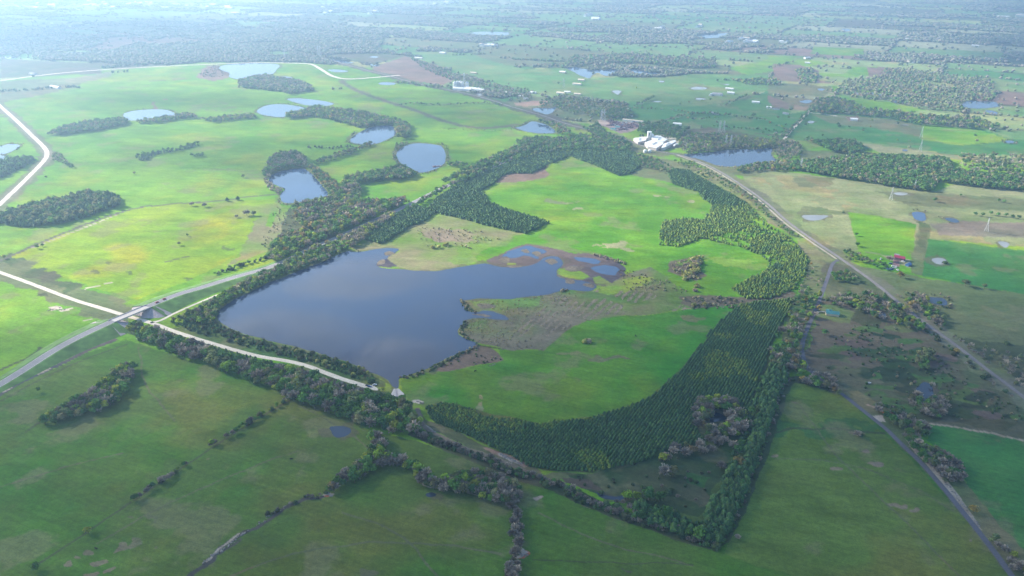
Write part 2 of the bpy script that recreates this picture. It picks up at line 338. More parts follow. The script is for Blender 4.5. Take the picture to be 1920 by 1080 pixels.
cov("1480,560 1545,560 1530,600 1515,640 1500,690 1477,700 1450,690 1470,640", ((.07, .12, .04), (.10, .12, .06)), 5)
cov("1540,571 1572,572 1600,585 1592,607 1560,602 1530,592", ((.09, .15, .045), (.12, .16, .06)), 2)
cov("1790,632 1860,642 1990,655 1990,760 1925,738 1850,690", FLOOR, 6)
# -- near pastures (verges first)
line("1577,737 1627,777 1682,825 1727,867 1765,910 1815,972 1865,1035 1897,1080 1960,1160", 44, OLIVE, 3)
cov("-600,1400 -600,800 -100,757 0,742 75,703 150,667 235,637 330,668 480,716 560,748 700,806 760,822 960,892 1080,935 1180,975 1300,1012 1345,1028 1380,980 1415,900 1442,810 1477,716 1530,725 1580,742 1640,790 1690,840 1760,915 1850,1030 1920,1130 2000,1400", PAST, 3)
cov("0,832 80,800 230,740 330,700 380,720 300,800 100,860 0,880", ((.06, .16, .016), (.09, .14, .028)), 25)
cov("-100,870 0,870 200,830 420,790 240,940 100,1030 -100,1180", ((.048, .15, .012), (.08, .14, .02)), 30)
cov("1480,714 1530,725 1580,742 1680,835 1815,980 1897,1090 1700,1150 1360,1040 1400,930 1442,810", ((.085, .14, .024), (.105, .15, .03)), 2)
cov("1450,790 1600,790 1640,800 1560,812 1445,815", ((.05, .12, .03), (.07, .12, .03)), 12)
cov("0,492 60,464 175,417 265,388 420,378 520,372 515,390 470,425 455,470 400,505 330,535 260,560 190,545 140,525 60,505 0,500", ((.14, .25, .010), (.205, .28, .012)), 4)
cov("1180,345 1320,380 1320,395 1245,410 1230,455 1275,463 1315,446 1393,463 1440,490 1400,515 1370,530 1300,500 1200,480 1100,470 1120,400", LIME, 20) if 0 else None
# -- left, round the highway
line("-60,497 0,502 70,530 137,555 200,580 235,590", 44, OLIVE, 8); line("0,480 40,500 100,525 140,545", 26, BROWN, 9)
line("-40,160 0,199 30,225 65,259 90,285 88,300 50,335 0,383 -40,420", 34, OLIVE, 6); line("0,199 30,225 65,259 90,285 88,300 50,335 0,383", 20, ((.17, .15, .11), (.14, .16, .07)), 3)
cov("520,382 560,400 562,420 520,440 500,470 460,487 430,500 455,470 470,430 500,390", DRY, 6); line("517,388 503,425", 10, LUSH, 1)
cov("540,387 562,420 605,436 630,443 540,480 500,486 505,455 525,440", FLOOR, 5)
line("-20,492 0,490 60,462 100,445 175,415 220,400 265,387 330,382 420,376 480,366 525,364", 7, DITCH, 2); line("60,465 102,449 177,419 222,402", 3, ROCKC, 1.5)
line("310,492 345,482 375,477", 3.5, DITCH, 1); line("150,545 175,537 210,530", 3, ROCKC, 1); line("0,695 30,680 60,668 75,650", 5, FLOOR, 3)
line("-10,745 20,727 75,700 112,682 150,664 190,645 218,636", 7, MARSH, 1.5); line("0,737 20,727", 5, ROCKC, 2); line("70,702 95,690", 4, ROCKC, 1); line("150,663 160,659 215,640", 3.4, DITCH, 1)
line("0,752 75,712 150,676 240,645", 2.5, FLOOR, .6)
cov("155,540 240,565 190,580 130,556", OLIVE, 6); blob(100, 581, 9, ROCKC, 6); blob(118, 583, 5, ROCKC, 3); blob(165, 597, 5, ROCKC, 4); blob(75, 552, 8, FLOOR, 4)
line("640,150 645,157 680,175 730,192 780,207 817,222 855,234 905,241 960,236 970,232", 22, OLIVE, 4); line("640,150 645,157 680,175 730,192 780,207 817,222 855,234 905,241 960,236", 9, BROWN, 3)
line("380,205 480,212", 6, OLIVE, 3); line("285,190 290,200 292,206", 10, PINK, 5); blob(310, 185, 16, PINK); line("130,160 370,147 ", 5, OLIVE, 2)
cov("366,146 385,124 410,121 432,137 428,146 400,152", PINK, 6)
cov("1120,225 1150,226 1190,229 1213,231 1205,238 1182,247 1165,250 1148,243 1138,238 1122,234", ((.36, .27, .22), (.26, .18, .17)), 4); cov("850,163 880,164 908,169 903,174 870,172 850,169", ((.55, .5, .42), (.4, .36, .3)), 3)
cov("965,193 1000,189 1030,189 1020,196 985,200 970,198", ((.34, .2, .15), (.28, .2, .14)), 3); cov("1180,268 1245,280 1290,275 1285,264 1262,258 1235,252 1200,256", ((.4, .36, .28), (.3, .28, .2)), 3)
cov("1583,219 1610,217 1612,226 1590,227", PINK, 3); cov("1676,488 1690,486 1688,500 1675,500", ((.2, .12, .12),)*2, 2); cov("180,140 210,133 210,143 150,156 100,157 60,155 120,147", ((.2, .2, .12), (.15, .19, .08)), 6)
cov("1600,262 1480,262 1460,275 1480,300 1500,282", DRY, 5)
# -- railway corridor and the land right of the plantation
line("1146,253 1176,263 1214,277 1242,286 1275,290 1322,307 1360,327 1410,360 1440,382 1477,417 1527,452 1575,485 1615,512 1647,535 1690,572 1740,610 1790,645 1840,685 1890,722 1960,778", 30, ((.15, .14, .10), (.12, .15, .06)), 6)
line("620,112 680,130 730,142 792,160 850,170 890,179 926,189 957,200 1020,217 1057,231 1100,242 1146,253", 40, BROWN, 8)
cov("1262,312 1330,315 1400,352 1440,384 1480,420 1530,458 1560,490 1530,500 1512,482 1477,440 1435,412 1385,370 1335,347 1285,320", DRY, 6)
cov("1400,352 1440,384 1480,420 1500,450 1480,440 1430,395 1385,360", OLIVE, 5)
cov("1515,485 1560,492 1545,540 1500,560 1490,556 1512,505", OLIVE, 5)
# -- the big fields and shores
cov("1180,285 1260,300 1330,320 1290,325 1260,330 1190,325 1206,307", OLIVE, 5); cov("1165,322 1230,320 1260,330 1262,345 1235,337 1190,330", OLIVE, 3)
cov("905,355 925,347 960,343 1000,335 1030,320 1033,303 1065,292 1115,307 1165,327 1230,336 1310,357 1320,370 1335,381 1332,396 1317,410 1245,412 1240,430 1232,456 1273,462 1315,446 1393,463 1427,478 1440,487 1440,500 1410,517 1370,537 1385,556 1310,553 1270,540 1250,520 1220,500 1165,489 1100,475 1060,468 1040,463 1018,458 990,453 965,458 948,468 930,480 912,486 880,490 880,478 925,460 960,445 985,436 1030,415 1000,405 955,392 917,377", LUSH, 1.2)
cov("925,343 940,330 965,323 1000,325 1015,312 1028,311 1020,320 1033,326 1025,332 980,341", PINK, 3)
cov("1255,490 1290,483 1310,478 1325,488 1300,500 1325,518 1310,528 1280,520 1250,508", BROWN, 3)
cov("717,455 747,435 775,420 820,397 860,405 905,420 960,433 988,436 960,447 925,462 905,488 862,500 820,508 778,507 740,500 727,484 750,470 733,463 700,467 667,470 655,463 690,452", DRY, 3)
cov("880,490 905,470 960,447 985,437 1000,445 950,466 912,488", LUSH, 2); cov("830,490 880,478 900,490 862,499", ((.13, .22, .05), (.16, .22, .05)), 6); cov("790,425 880,430 900,440 880,455 820,452 790,440", ((.22, .17, .12), (.2, .2, .08)), 8)
cov("727,484 745,500 700,500 712,490 735,470 750,468", MARSH, 3)
cov("1018,462 1077,473 1140,478 1170,498 1180,520 1150,540 1120,545 1048,518 1057,490", MARSH, 4); cov("912,488 935,480 950,470 967,462 990,457 1018,462 1045,470 1058,488 1030,498 960,505 920,498", MARSH, 2)
cov("860,625 868,600 895,594 925,597 957,602 930,585 900,586 872,582 862,563 907,558 952,560 1027,552 1043,547 1110,545 1150,528 1180,512 1220,500 1252,520 1270,542 1312,553 1388,556 1490,546 1495,560 1440,563 1385,572 1370,581 1280,579 1210,592 1150,592 1100,601 1060,621 1020,658 990,655 958,657 930,650 895,642", REED, 3)
cov("1110,545 1150,528 1200,515 1230,525 1180,545 1130,552", LIME, 6); cov("880,562 960,560 1020,554 1010,572 940,585 900,575", ((.12, .22, .04), (.10, .17, .05)), 6)
cov("1043,507 1060,503 1090,509 1107,519 1090,524 1060,520 1048,514", LIME, 1.5); cov("1111,521 1125,518 1140,528 1150,535 1120,533", LIME, 2); cov("950,494 968,494 968,498 952,498", LIME, 2)
cov("1272,556 1330,553 1400,556 1480,545 1490,556 1440,566 1380,580 1300,578 1275,570", BROWN, 4); cov("1280,578 1330,580 1350,588 1320,590 1280,586", PINK, 3)
cov("1020,658 1060,621 1100,601 1150,592 1210,592 1290,580 1385,571 1362,594 1310,652 1272,697 1235,732 1208,750 1172,765 1110,783 1043,788 1010,795 960,785 893,770 853,758 827,754 800,762 785,760 757,742 750,715 775,705 812,693 870,690 940,678 935,652 958,657 990,656", ((.04, .17, .012), (.085, .195, .016)), 1.0)
cov("810,695 860,668 895,646 925,655 945,672 938,677 900,683 840,697", PINK, 2); line("880,645 925,652 945,655", 3, FLOOR, 1)
blob(1300, 600, 14, OLIVE); blob(1130, 670, 22, OLIVE, 5); blob(1065, 656, 10, ((.16, .18, .07),) * 2, 5); blob(1165, 462, 22, TAN, 14, 8); blob(905, 758, 5, TAN, 12); blob(790, 756, 9, ROCKC, 5); blob(783, 752, 4, ROCKC)
blob(1045, 377, 25, TAN, 8, 8); blob(1085, 392, 8, TAN); blob(1240, 367, 16, TAN, 10, 6); blob(1295, 375, 12, TAN, 8); blob(1355, 490, 60, LIME, 14, 10)
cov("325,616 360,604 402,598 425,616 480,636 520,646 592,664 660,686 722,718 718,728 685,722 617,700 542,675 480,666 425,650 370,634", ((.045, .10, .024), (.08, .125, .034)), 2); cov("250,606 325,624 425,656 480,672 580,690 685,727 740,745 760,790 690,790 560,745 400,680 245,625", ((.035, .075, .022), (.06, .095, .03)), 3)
cov("1547,492 1600,499 1650,541 1700,578 1690,592 1600,568 1548,556 1538,522", ((.07, .10, .035), (.10, .09, .06)), 3); cov("1120,238 1160,256 1200,276 1262,291 1240,294 1180,283 1115,264", OLIVE, 3); cov("1305,300 1372,315 1415,309 1466,304 1490,312 1400,332 1340,320", OLIVE, 4)
# -- plantation floor and the land in front of it
cov("798,764 827,752 893,768 1010,794 1080,786 1110,782 1210,749 1272,697 1310,652 1385,571 1440,563 1492,557 1482,580 1460,625 1445,650 1480,700 1442,810 1400,930 1345,1022 1300,1010 1235,955 1240,850 1172,872 1110,884 1020,882 960,855 902,827 840,802 810,789", PINEF, 2)
cov("1172,872 1240,848 1310,825 1372,850 1350,905 1330,940 1310,972 1250,960 1180,942 1100,925 1035,887 1110,884", SCRUBD, 4); cov("1280,900 1325,905 1330,940 1300,950 1270,920", ((.09, .085, .05), (.05, .07, .03)), 6); cov("1285,880 1330,895 1325,915 1290,905", ((.04, .10, .025),) * 2, 3)
cov("1040,890 1100,900 1130,925 1090,920", ((.09, .07, .05),) * 2, 5); cov("785,765 800,790 840,803 902,828 960,856 1020,884 1000,888 930,860 850,825 790,800", ((.07, .12, .035), (.10, .11, .05)), 3)
line("783,765 788,790 800,808 830,820 870,840 920,855 960,872 1010,893 1060,908", 5, ((.19, .15, .11),) * 2, 1.2); blob(1040, 893, 10, OLIVE)
cov("905,836 920,838 935,846 975,862 995,872 985,876 950,860 920,846", ((.24, .13, .09), (.3, .2, .15)), 3); line("938,850 955,862 972,868", 3.2, ROCKC, 2); line("797,797 815,811", 1.5, ROCKC, 1); cov("800,790 830,797 825,812 805,805", ((.14, .13, .07),) * 2, 4)
cov("1247,992 1262,997 1282,1008 1268,1006", ORANGE, 1); cov("1156,962 1190,973 1185,976 1160,968", ORANGE, 1); cov("1100,945 1160,965 1160,972 1090,950", ((.17, .13, .08),) * 2, 2)
cov("265,1003 285,998 284,1010 268,1024 255,1030 240,1036 210,1038 222,1018 240,1015 250,1022", ((.19, .15, .10), (.12, .13, .06)), 9)
for q in ((118, 1062, 4), (136, 1052, 3), (166, 1042, 5), (187, 1055, 6), (300, 965, 5), (245, 970, 4), (210, 1073, 5), (305, 1025, 3), (700, 1070, 8), (395, 855, 3), (175, 1075, 5), (635, 825, 2)): blob(q[0], q[1], q[2], ((.18, .145, .095), (.12, .13, .06)), q[2] * .55, 3)
for q in ((1630, 848, 4), (1685, 952, 5), (1708, 960, 4), (1818, 1016, 2), (1570, 880, 6), (1490, 760, 4), (1447, 850, 4), (1600, 808, 6), (1640, 870, 9)): blob(q[0], q[1], q[2], ((.19, .15, .10),) * 2, q[2] * .5, 3)
cov("1700,824 1712,836 1738,860 1763,887 1786,914 1809,943 1843,995 1836,990 1806,957 1780,925 1757,896 1738,873 1715,850", ((.36, .31, .24), (.28, .22, .17)), 1)
cov("1640,763 1668,770 1680,776 1655,777", ORANGE, 2); cov("1630,780 1650,778 1655,790 1640,790", ROCKC, 3); line("1740,793 1800,803 1860,812 1925,826", 3, ((.3, .24, .17),) * 2, 1.5); line("1625,760 1680,778", 3, ((.32, .22, .16),) * 2, 2)
line("355,1080 385,1055 420,1030 450,1005 480,985 500,972 520,958 545,943 575,934 605,932 622,925", 4.2, ((.045, .045, .045), (.09, .075, .065)), 3.5); line("385,1052 420,1028 440,1010 452,1000", 2.2, ROCKC, 2.5); line("410,1040 440,1022 455,1010", 2.5, DITCH, 1.5)
blob(615, 926, 4.5, ROCKC, 3, 2); blob(613, 930, 3, ORANGE, 2, 2); line("785,903 800,913 828,916", 1.2, ROCKC, .5); line("875,923 895,928 908,936", 1.2, ROCKC, .5); line("968,960 972,1000 966,1045 950,1090", 4, DITCH, 2)
blob(982, 1042, 3.2, ORANGE, 3, 2); blob(975, 1043, 2.5, ROCKC); blob(1005, 930, 4, ((.3, .22, .17),) * 2, 2.5); blob(969, 1004, 2.5, ORANGE, 2); blob(1186, 1062, 2.5, DITCH, 2)
line("770,808 830,836 893,861 960,888 1027,907 1060,920 1110,946 1175,969 1240,992 1285,1008 1345,1028 1378,965 1403,905 1428,840 1448,790 1465,735 1480,708 1535,722 1570,735", 13, FLOOR, 2)
line("252,938 380,850 400,838 440,812 540,752 560,742", 2.2, FLOOR, 1); line("60,1062 150,1010 170,990 250,940", 2.2, FLOOR, 1.5); line("48,810 78,790 100,785", 3, FLOOR, 2)
for s_ in ("-40,925 60,895 150,868 230,850", "180,1020 300,950 480,872 560,845", "560,760 640,800 700,850", "1500,760 1560,850 1680,960 1800,1080", "1450,860 1560,860 1700,905 1790,960", "260,650 270,720 330,790", "430,1080 560,1030 760,1010 940,1040", "1010,960 1100,1010 1300,1060", "640,960 760,1000 820,1080"): line(s_, 1.8, ((.095, .12, .05), (.12, .125, .06)), 1.5, 2)
line("1000,1050 1150,1055 1300,1058", 1.2, FLOOR, 1); line("1440,812 1520,800 1600,806 1660,812", 3, FLOOR, 2)
for q in ((430, 463, 9), (168, 510, 7), (353, 518, 7), (207, 493, 6), (247, 510, 5)): blob(q[0], q[1], q[2], ((.09, .13, .03),) * 2, q[2] * .8, 5)
for i in range(170):   # worn and damp patches over the scrubland and the pastures
    q = G(1500 + 420 * rng.random(), 600 + 210 * rng.random()); r = 4 + 9 * rng.random(); t = np.linspace(0, 6.283, 9)[:-1]
    cl = [FLOOR, ((.04, .075, .025),) * 2, ((.13, .095, .075),) * 2, ((.03, .05, .022),) * 2, ((.06, .12, .03),) * 2][int(rng.integers(5))]
    P_ = np.stack([q[0] + 1.8 * r * np.cos(t), q[1] + .8 * r * np.sin(t)], 1)
    if inpoly(P_[:, 0], P_[:, 1], GP(pp("1560,620 1650,590 1740,625 1925,760 1925,815 1740,790 1640,765 1530,690"))).mean() > .7: COVER.append((P_, cl, 6))
PATCH = GP(pp("-1500,150 0,150 380,117 560,117 700,128 770,152 880,180 950,195 1050,228 1150,238 1290,243 1480,262 1700,290 1990,300 3400,330 3400,-40 960,-60 -1500,-40"))
CA = GP([(1340, 1025)])[0]; CB = GP([(250, 640)])[0]; TH = math.atan2(*(CB - CA)[::-1])   # direction of the property lines
DARKP = GP(pp('-700,50 0,32 300,26 620,62 720,78 700,100 600,108 540,112 380,116 250,122 0,104 -700,120'))
def uv(x, y): return x * math.cos(TH) + y * math.sin(TH), -x * math.sin(TH) + y * math.cos(TH)
def cell(x, y):
    """patchwork of far fields and woods, along the property lines"""
    u, v = uv(x, y); col = np.floor(v / 520 + .0); offs = hsh(col, col * 0 + 3, 5) * 400
    wid = 330 + 420 * hsh(col, col * 0 + 9, 6); iu = np.floor((u + offs) / wid)
    sub = np.floor((v / 520 - col) * (1 + np.floor(2.6 * hsh(iu, col, 7))))
    k = hsh(iu * 7 + sub, col * 3 + sub, 11)
    fu = (u + offs) / wid - iu; ed = np.minimum(fu, 1 - fu) * wid
    nv = (1 + np.floor(2.6 * hsh(iu, col, 7))); fv = (v / 520 - col) * nv; fv = fv - np.floor(fv); ev = np.minimum(fv, 1 - fv) * 520 / nv
    return k, np.minimum(ed, ev)
def woodmask(x, y):
    k, e = cell(x, y); n = fbm(x, y, 900, 41, 4); f = fbm(x, y, 160, 45, 3)
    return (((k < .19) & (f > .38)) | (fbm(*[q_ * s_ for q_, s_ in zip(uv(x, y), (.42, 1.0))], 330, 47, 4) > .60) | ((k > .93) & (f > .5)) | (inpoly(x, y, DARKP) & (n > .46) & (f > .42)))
def groundcolour(x, y):
    n = len(x); C = np.empty((n, 3)); nf = fbm(x, y, 60, 1, 5); nb = fbm(x, y, 260, 2, 4)
    def mix(pair, m):
        t = np.clip(((.55 * nf[m] + .45 * nb[m]) - .36) / .28, 0, 1)[:, None]
        return np.array(pair[0]) * (1 - t) + np.array(pair[1]) * t
    al = np.ones(n, bool); C[:] = mix(GRASS, al)
    inp = inpoly(x + (nf - .5) * 30, y + (nb - .5) * 30, PATCH)
    k, e = cell(x + (nf - .5) * 14, y + (nf - .5) * 14); wm = woodmask(x, y)
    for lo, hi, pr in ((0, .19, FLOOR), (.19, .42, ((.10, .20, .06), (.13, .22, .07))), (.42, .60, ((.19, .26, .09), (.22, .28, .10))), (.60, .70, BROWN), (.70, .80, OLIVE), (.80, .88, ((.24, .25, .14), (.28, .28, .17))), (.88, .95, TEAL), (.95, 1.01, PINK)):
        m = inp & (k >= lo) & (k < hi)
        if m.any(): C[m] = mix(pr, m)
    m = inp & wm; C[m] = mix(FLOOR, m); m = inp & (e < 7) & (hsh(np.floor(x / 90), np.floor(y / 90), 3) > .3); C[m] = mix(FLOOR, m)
    wx = fbm(x, y, 22, 31, 3) - .5; wy = fbm(x, y, 22, 37, 3) - .5
    for P, pr, wob in COVER:
        a = P.min(0) - 12 - 2 * wob; b = P.max(0) + 12 + 2 * wob
        s = np.nonzero((x > a[0]) & (x < b[0]) & (y > a[1]) & (y < b[1]))[0]
        if not len(s): continue
        i = inpoly(x[s] + wx[s] * wob * 3.2, y[s] + wy[s] * wob * 3.2, P); s = s[i]
        t = np.clip(((.6 * nf[s] + .4 * nb[s]) - .38) / .24, 0, 1)[:, None]
        C[s] = np.array(pr[0]) * (1 - t) + np.array(pr[1]) * t
    # uneven growth, bare and yellow streaks along the mowing, muddy rims of the ponds
    u, v = uv(x, y); st = fbm(u * .35, v, 34, 51, 4); big = fbm(x, y, 420, 61, 3)
    C *= (1 + .5 * (st - .5) + .35 * (big - .5) + .28 * (fbm(x, y, 14, 71, 3) - .5))[:, None]
    g = C[:, 1] > C[:, 0] * 1.12
    yl = np.clip((fbm(x, y, 95, 81, 4) - .52) / .14, 0, 1) * g; C[:, 0] *= 1 + .38 * yl; C[:, 2] *= 1 + .1 * yl
    ba = np.clip((fbm(x, y, 46, 91, 5) - .63) / .07, 0, 1)[:, None] * g[:, None]; C = C * (1 - .45 * ba) + np.array((.19, .17, .09)) * .45 * ba
    # planting rows in the reed beds
    s = np.nonzero(inpoly(x, y, GP(pp("1040,560 1100,545 1190,545 1290,560 1290,580 1210,590 1130,590 1060,615 1020,650 960,640 980,600"))))[0]
    r = np.sin(u[s] * 2 * math.pi / 9.0 + 3 * fbm(x[s], y[s], 30, 96, 2)) + 1.6 * (fbm(x[s], y[s], 9, 97, 2) - .5); q = (fbm(x[s], y[s], 40, 95, 3) > .51)
    C[s] = np.where((q & (r > .2))[:, None], np.array((.20, .165, .12)), C[s] * np.where(q, .9, 1)[:, None])
    for P in WP:
        c0 = P.mean(0); Pm = c0 + (P - c0) * (1 + 5.0 / (np.abs(P - c0).mean(0) + 5)); a = Pm.min(0) - 9; b = Pm.max(0) + 9
        s = np.nonzero((x > a[0]) & (x < b[0]) & (y > a[1]) & (y < b[1]))[0]
        i = inpoly(x[s] + wx[s] * 26, y[s] + wy[s] * 26, Pm); C[s[i]] = C[s[i]] * .35 + np.array((.105, .09, .06)) * .65
    return np.clip(C, .005, .8)
WP = [GP(pp(p[0])) for p in PONDS] + [GP(pp(WATER['lake'][0]))]
def build_ground():
    az = np.concatenate([np.linspace(-41.5, 41.5, 1060), np.linspace(42, 318, 80)]) * math.pi / 180
    r = [0, 60, 140, 220, 290, 340, 370]
    while r[-1] < 13500: r.append(r[-1] + min(max(r[-1] ** 2 / (CAMH * 779) * 1.0, .55), 26 if r[-1] < 7200 else 400))
    r = np.array(r); na, nr = len(az), len(r)
    R, A = np.meshgrid(r, az, indexing='ij'); x = (R * np.sin(A)).ravel(); y = (R * np.cos(A)).ravel()
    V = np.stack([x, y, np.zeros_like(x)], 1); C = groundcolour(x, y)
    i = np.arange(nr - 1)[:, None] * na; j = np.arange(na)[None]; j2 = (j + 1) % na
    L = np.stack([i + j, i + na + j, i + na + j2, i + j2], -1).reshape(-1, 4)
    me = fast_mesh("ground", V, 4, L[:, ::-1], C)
    o = mesh_obj("ground", me, M['ground']); tag(o, "green pasture, crop fields and brown scrubland reaching to the hazy distance", None, None, 'structure')
build_ground()
# ------------------------------------------------------------------ water
def sheet(name, P, z, mat, label, cat=None, kind='structure', wob=1.2, step=6):
    sc = max(1.0, np.hypot(*P.mean(0)) / 900)
    Q = dense(smooth(P, 1, True), step * sc, True); a, b = fbm(Q[:, 0], Q[:, 1], 15 * sc, 5, 3) - .5, fbm(Q[:, 0], Q[:, 1], 15 * sc, 8, 3) - .5
    Q = Q + np.stack([a, b], 1) * wob * 5 * sc ** .5; c = Q.mean(0)
    me = bpy.data.meshes.new(name); me.from_pydata([(q[0] - c[0], q[1] - c[1], 0) for q in Q], [], [list(range(len(Q)))]); me.update()
    if me.polygons[0].normal.z < 0: me.flip_normals()
    o = mesh_obj(name, me, mat); o.location = (c[0], c[1], z); tag(o, label, cat, None, kind); return o
w = WATER['lake']; sheet("lake_water", GP(pp(w[0])), .05, M['lake'], w[2], wob=1.3, step=4)
for s, m_, lab in PONDS:
    P = GP(pp(s)); sheet("pond_water", P, .05, M[m_], lab, wob=.9 if m_ != 'silt' else .6)
for s in ("935,480 960,466 990,460 1015,464 1030,474 1012,478 1004,486 985,478 962,484","1075,482 1100,480 1130,488 1120,496 1090,492", "1110,500 1150,498 1165,508 1150,520 1120,512", "1060,500 1085,497 1080,503 1062,506"):
    sheet("marsh_water", GP(pp(s)), .04, M['pond'], "shallow marsh pool among the purple brown reeds beside the lake", wob=3)
for i, s in enumerate(("930,487 948,478 962,484 955,492 940,494", "975,470 990,466 996,472 985,476", "1000,474 1012,470 1020,476 1008,482", "1052,503 1075,498 1100,500 1088,508 1066,508", "1060,522 1082,526 1078,532 1056,530", "1095,530 1118,532 1112,540 1092,538", "893,571 915,568 935,574 915,578 900,577", "720,476 735,472 742,478 728,481", "704,490 722,486 726,492 708,497", "880,590 905,589 925,593 900,596", "950,497 972,496 985,500 965,503", "1022,486 1040,484 1046,492 1034,498")):
    sheet("mudflat", GP(pp(s)), .09, M['mud'], "brown mud and dead reeds breaking the water at the lake's marshy edge", wob=2.2, step=2)
# ------------------------------------------------------------------ roads
def ribbon(name, P3, w, mat, label, step=6, jit=0, skirt=0, parent=None, sm=2):
    """road surface along the 3-D line P3, with edges that drop to the ground when it is raised"""
    P = dense(smooth(P3, sm), step); a, b = rib(P[:, :2], w)
    if jit:
        d = (fbm(P[:, 0], P[:, 1], 7, 3, 3) - .5)[:, None] * jit * 2; n = (a - b) / np.linalg.norm(a - b, axis=1)[:, None]; a = a + n * d; b = b + n * d[::-1]
    n = len(P); z = P[:, 2]
    V = [(*a[i], z[i]) for i in range(n)] + [(*b[i], z[i]) for i in range(n)]; Fc = [(i, n + i, n + i + 1, i + 1) for i in range(n - 1)]
    if skirt:
        k = len(V); V += [(*a[i], z[i] - skirt) for i in range(n)] + [(*b[i], z[i] - skirt) for i in range(n)]
        Fc += [(k + i, i, i + 1, k + i + 1) for i in range(n - 1)] + [(n + i, k + n + i, k + n + i + 1, n + i + 1) for i in range(n - 1)]
        Fc += [(i, k + i, k + n + i, n + i), (n - 1, 2 * n - 1, k + 2 * n - 1, k + n - 1)]
    me = bpy.data.meshes.new(name); me.from_pydata(V, [], Fc); me.update()
    if me.polygons[0].normal.z < 0: me.flip_normals()
    o = mesh_obj(name, me, mat, parent)
    if parent is None: tag(o, label, None, None, 'structure')
    return o
def lay(s, z=.12): P = GP(pp(s)); return np.hstack([P, np.full((len(P), 1), z)])
ribbon("gravel_road", lay("-120,473 -40,495 0,511 40,525 82,541 137,562 187,577 230,590 250,596 287,606 325,621 370,636 425,652 480,668 542,677 580,687 617,702 655,715 685,724 700,727"), 6.2, M['gravel'], "pale gravel road passing under the bridge and on to the lake's near bank", jit=.5)
ribbon("gravel_track", lay("282,605 300,602 320,591 362,572 400,556 450,536"), 4.0, M['gravel'], "short gravel track turning off along the foot of the embankment", jit=.6)
sheet("gravel_lot", GP(pp("683,722 695,722 705,726 713,734 705,733 690,729")), .16, M['gravel'], "gravel turning place beside the spillway", wob=.5, step=2)
ribbon("gravel_road", lay("-60,150 -20,178 0,199 30,225 65,259 77,270 90,285 85,300 50,335 0,383 -60,440"), 9, M['gravel'], "pale gravel road winding down the left edge of the photo", jit=.8)
ribbon("gravel_road", lay("-100,160 0,152 60,143 130,135 250,127 380,121 480,117 575,119 587,121 597,127 610,135 619,141 630,145 645,148 667,148 705,145 750,141"), 13, M['gravel'], "far pale gravel road running along the shaded woods and bending down to the right", jit=1)
LN = smooth(GP(pp("1275,290 1322,307 1360,327 1410,360 1440,382 1477,417 1527,452 1577,485")), 2); LN = rib(LN, 14.5)[1 if rib(LN, 2)[1][0][0] < rib(LN, 2)[0][0][0] else 0]
ribbon("gravel_lane", np.hstack([LN, np.full((len(LN), 1), .12)]), 3.4, M['track'], "pale lane running beside the railway to the level crossing", jit=.5)
ribbon("paved_road", lay("1572,487 1560,494 1555,512 1545,540 1530,580 1515,612 1505,640 1503,660 1512,688 1530,705 1577,737 1602,757 1627,777 1665,807 1682,825 1727,867 1765,910 1815,972 1865,1035 1897,1080 1950,1150"), 4.8, M['asphalt2'], "narrow paved country road running down the right side of the photo")
ribbon("farm_lane", lay("1470,262 1480,248 1500,228 1515,211 1530,197"), 7, M['gravel'], "straight farm lane lined by a hedge", jit=.5)
ribbon("farm_lane", lay("1515,211 1545,214 1570,218"), 6, M['gravel'], "short pale lane leading to the far barns", jit=.5)
ribbon("dirt_track", lay("1195,226 1210,231 1213,238 1205,243"), 9, M['dirt'], "curved track round the end of the scrap yard")
ribbon("driveway", lay("1524,585 1545,584 1555,586"), 2.6, M['gravel'], "short driveway to the green roofed house")
ribbon("driveway", lay("1535,306 1550,304 1566,302"), 4, M['gravel'], "short driveway to the small white farmhouse")
# highway on its embankment and the bridge
HW = [(-120, 775, 0.5), (-40, 742, .8), (0, 721, 1.2), (50, 690, 2.5), (100, 657, 4.2), (150, 630, 5.6), (212, 601.5, 7.0), (276, 575, 7.0), (330, 552.5, 5.5), (375, 540, 4.2), (422, 525, 2.8), (463, 513, 1.8), (488, 507, 1.2), (513, 498, .9), (545, 485, .7), (585, 464, .6), (630, 447, .5), (690, 418, .5), (750, 392, .5), (780, 377, .5), (830, 352, .5), (867, 336, .5), (905, 321, .5), (960, 297, .5), (1010, 280, .5), (1060, 268, .5), (1110, 262, .5), (1160, 264, .5)]
H3 = np.array([(*G(p[0], p[1], p[2]), p[2]) for p in HW])
iL, iR = 6, 7; BL, BR = H3[iL], H3[iR]
def highway(P, name, lab):
    ribbon(name, P + [0, 0, .06], 10.5, M['asphalt'], lab)
    D = dense(smooth(P, 2), 8)
    for s_ in (-1, 1):
        a, b = rib(D[:, :2], 9.2); e = a if s_ > 0 else b; n = (a - b) / np.linalg.norm(a - b, axis=1)[:, None] * s_
        t = np.hstack([e, D[:, 2:] + .10]); q = np.vstack([t, np.hstack([e + n * .25, D[:, 2:] + .10])]); k = len(D)
        me = bpy.data.meshes.new("edge_line"); me.from_pydata([tuple(v) for v in q], [], [(i, k + i, k + i + 1, i + 1) for i in range(k - 1)]); me.update()
        o = mesh_obj("edge_line", me, M['paint']); tag(o, "painted edge line of the paved highway", None, None, 'structure')
highway(H3[:iL + 1], "highway", "grey paved highway climbing its grassy bank at lower left"); highway(H3[iR:], "highway", "grey paved highway running from the bridge along the lake's far shore")
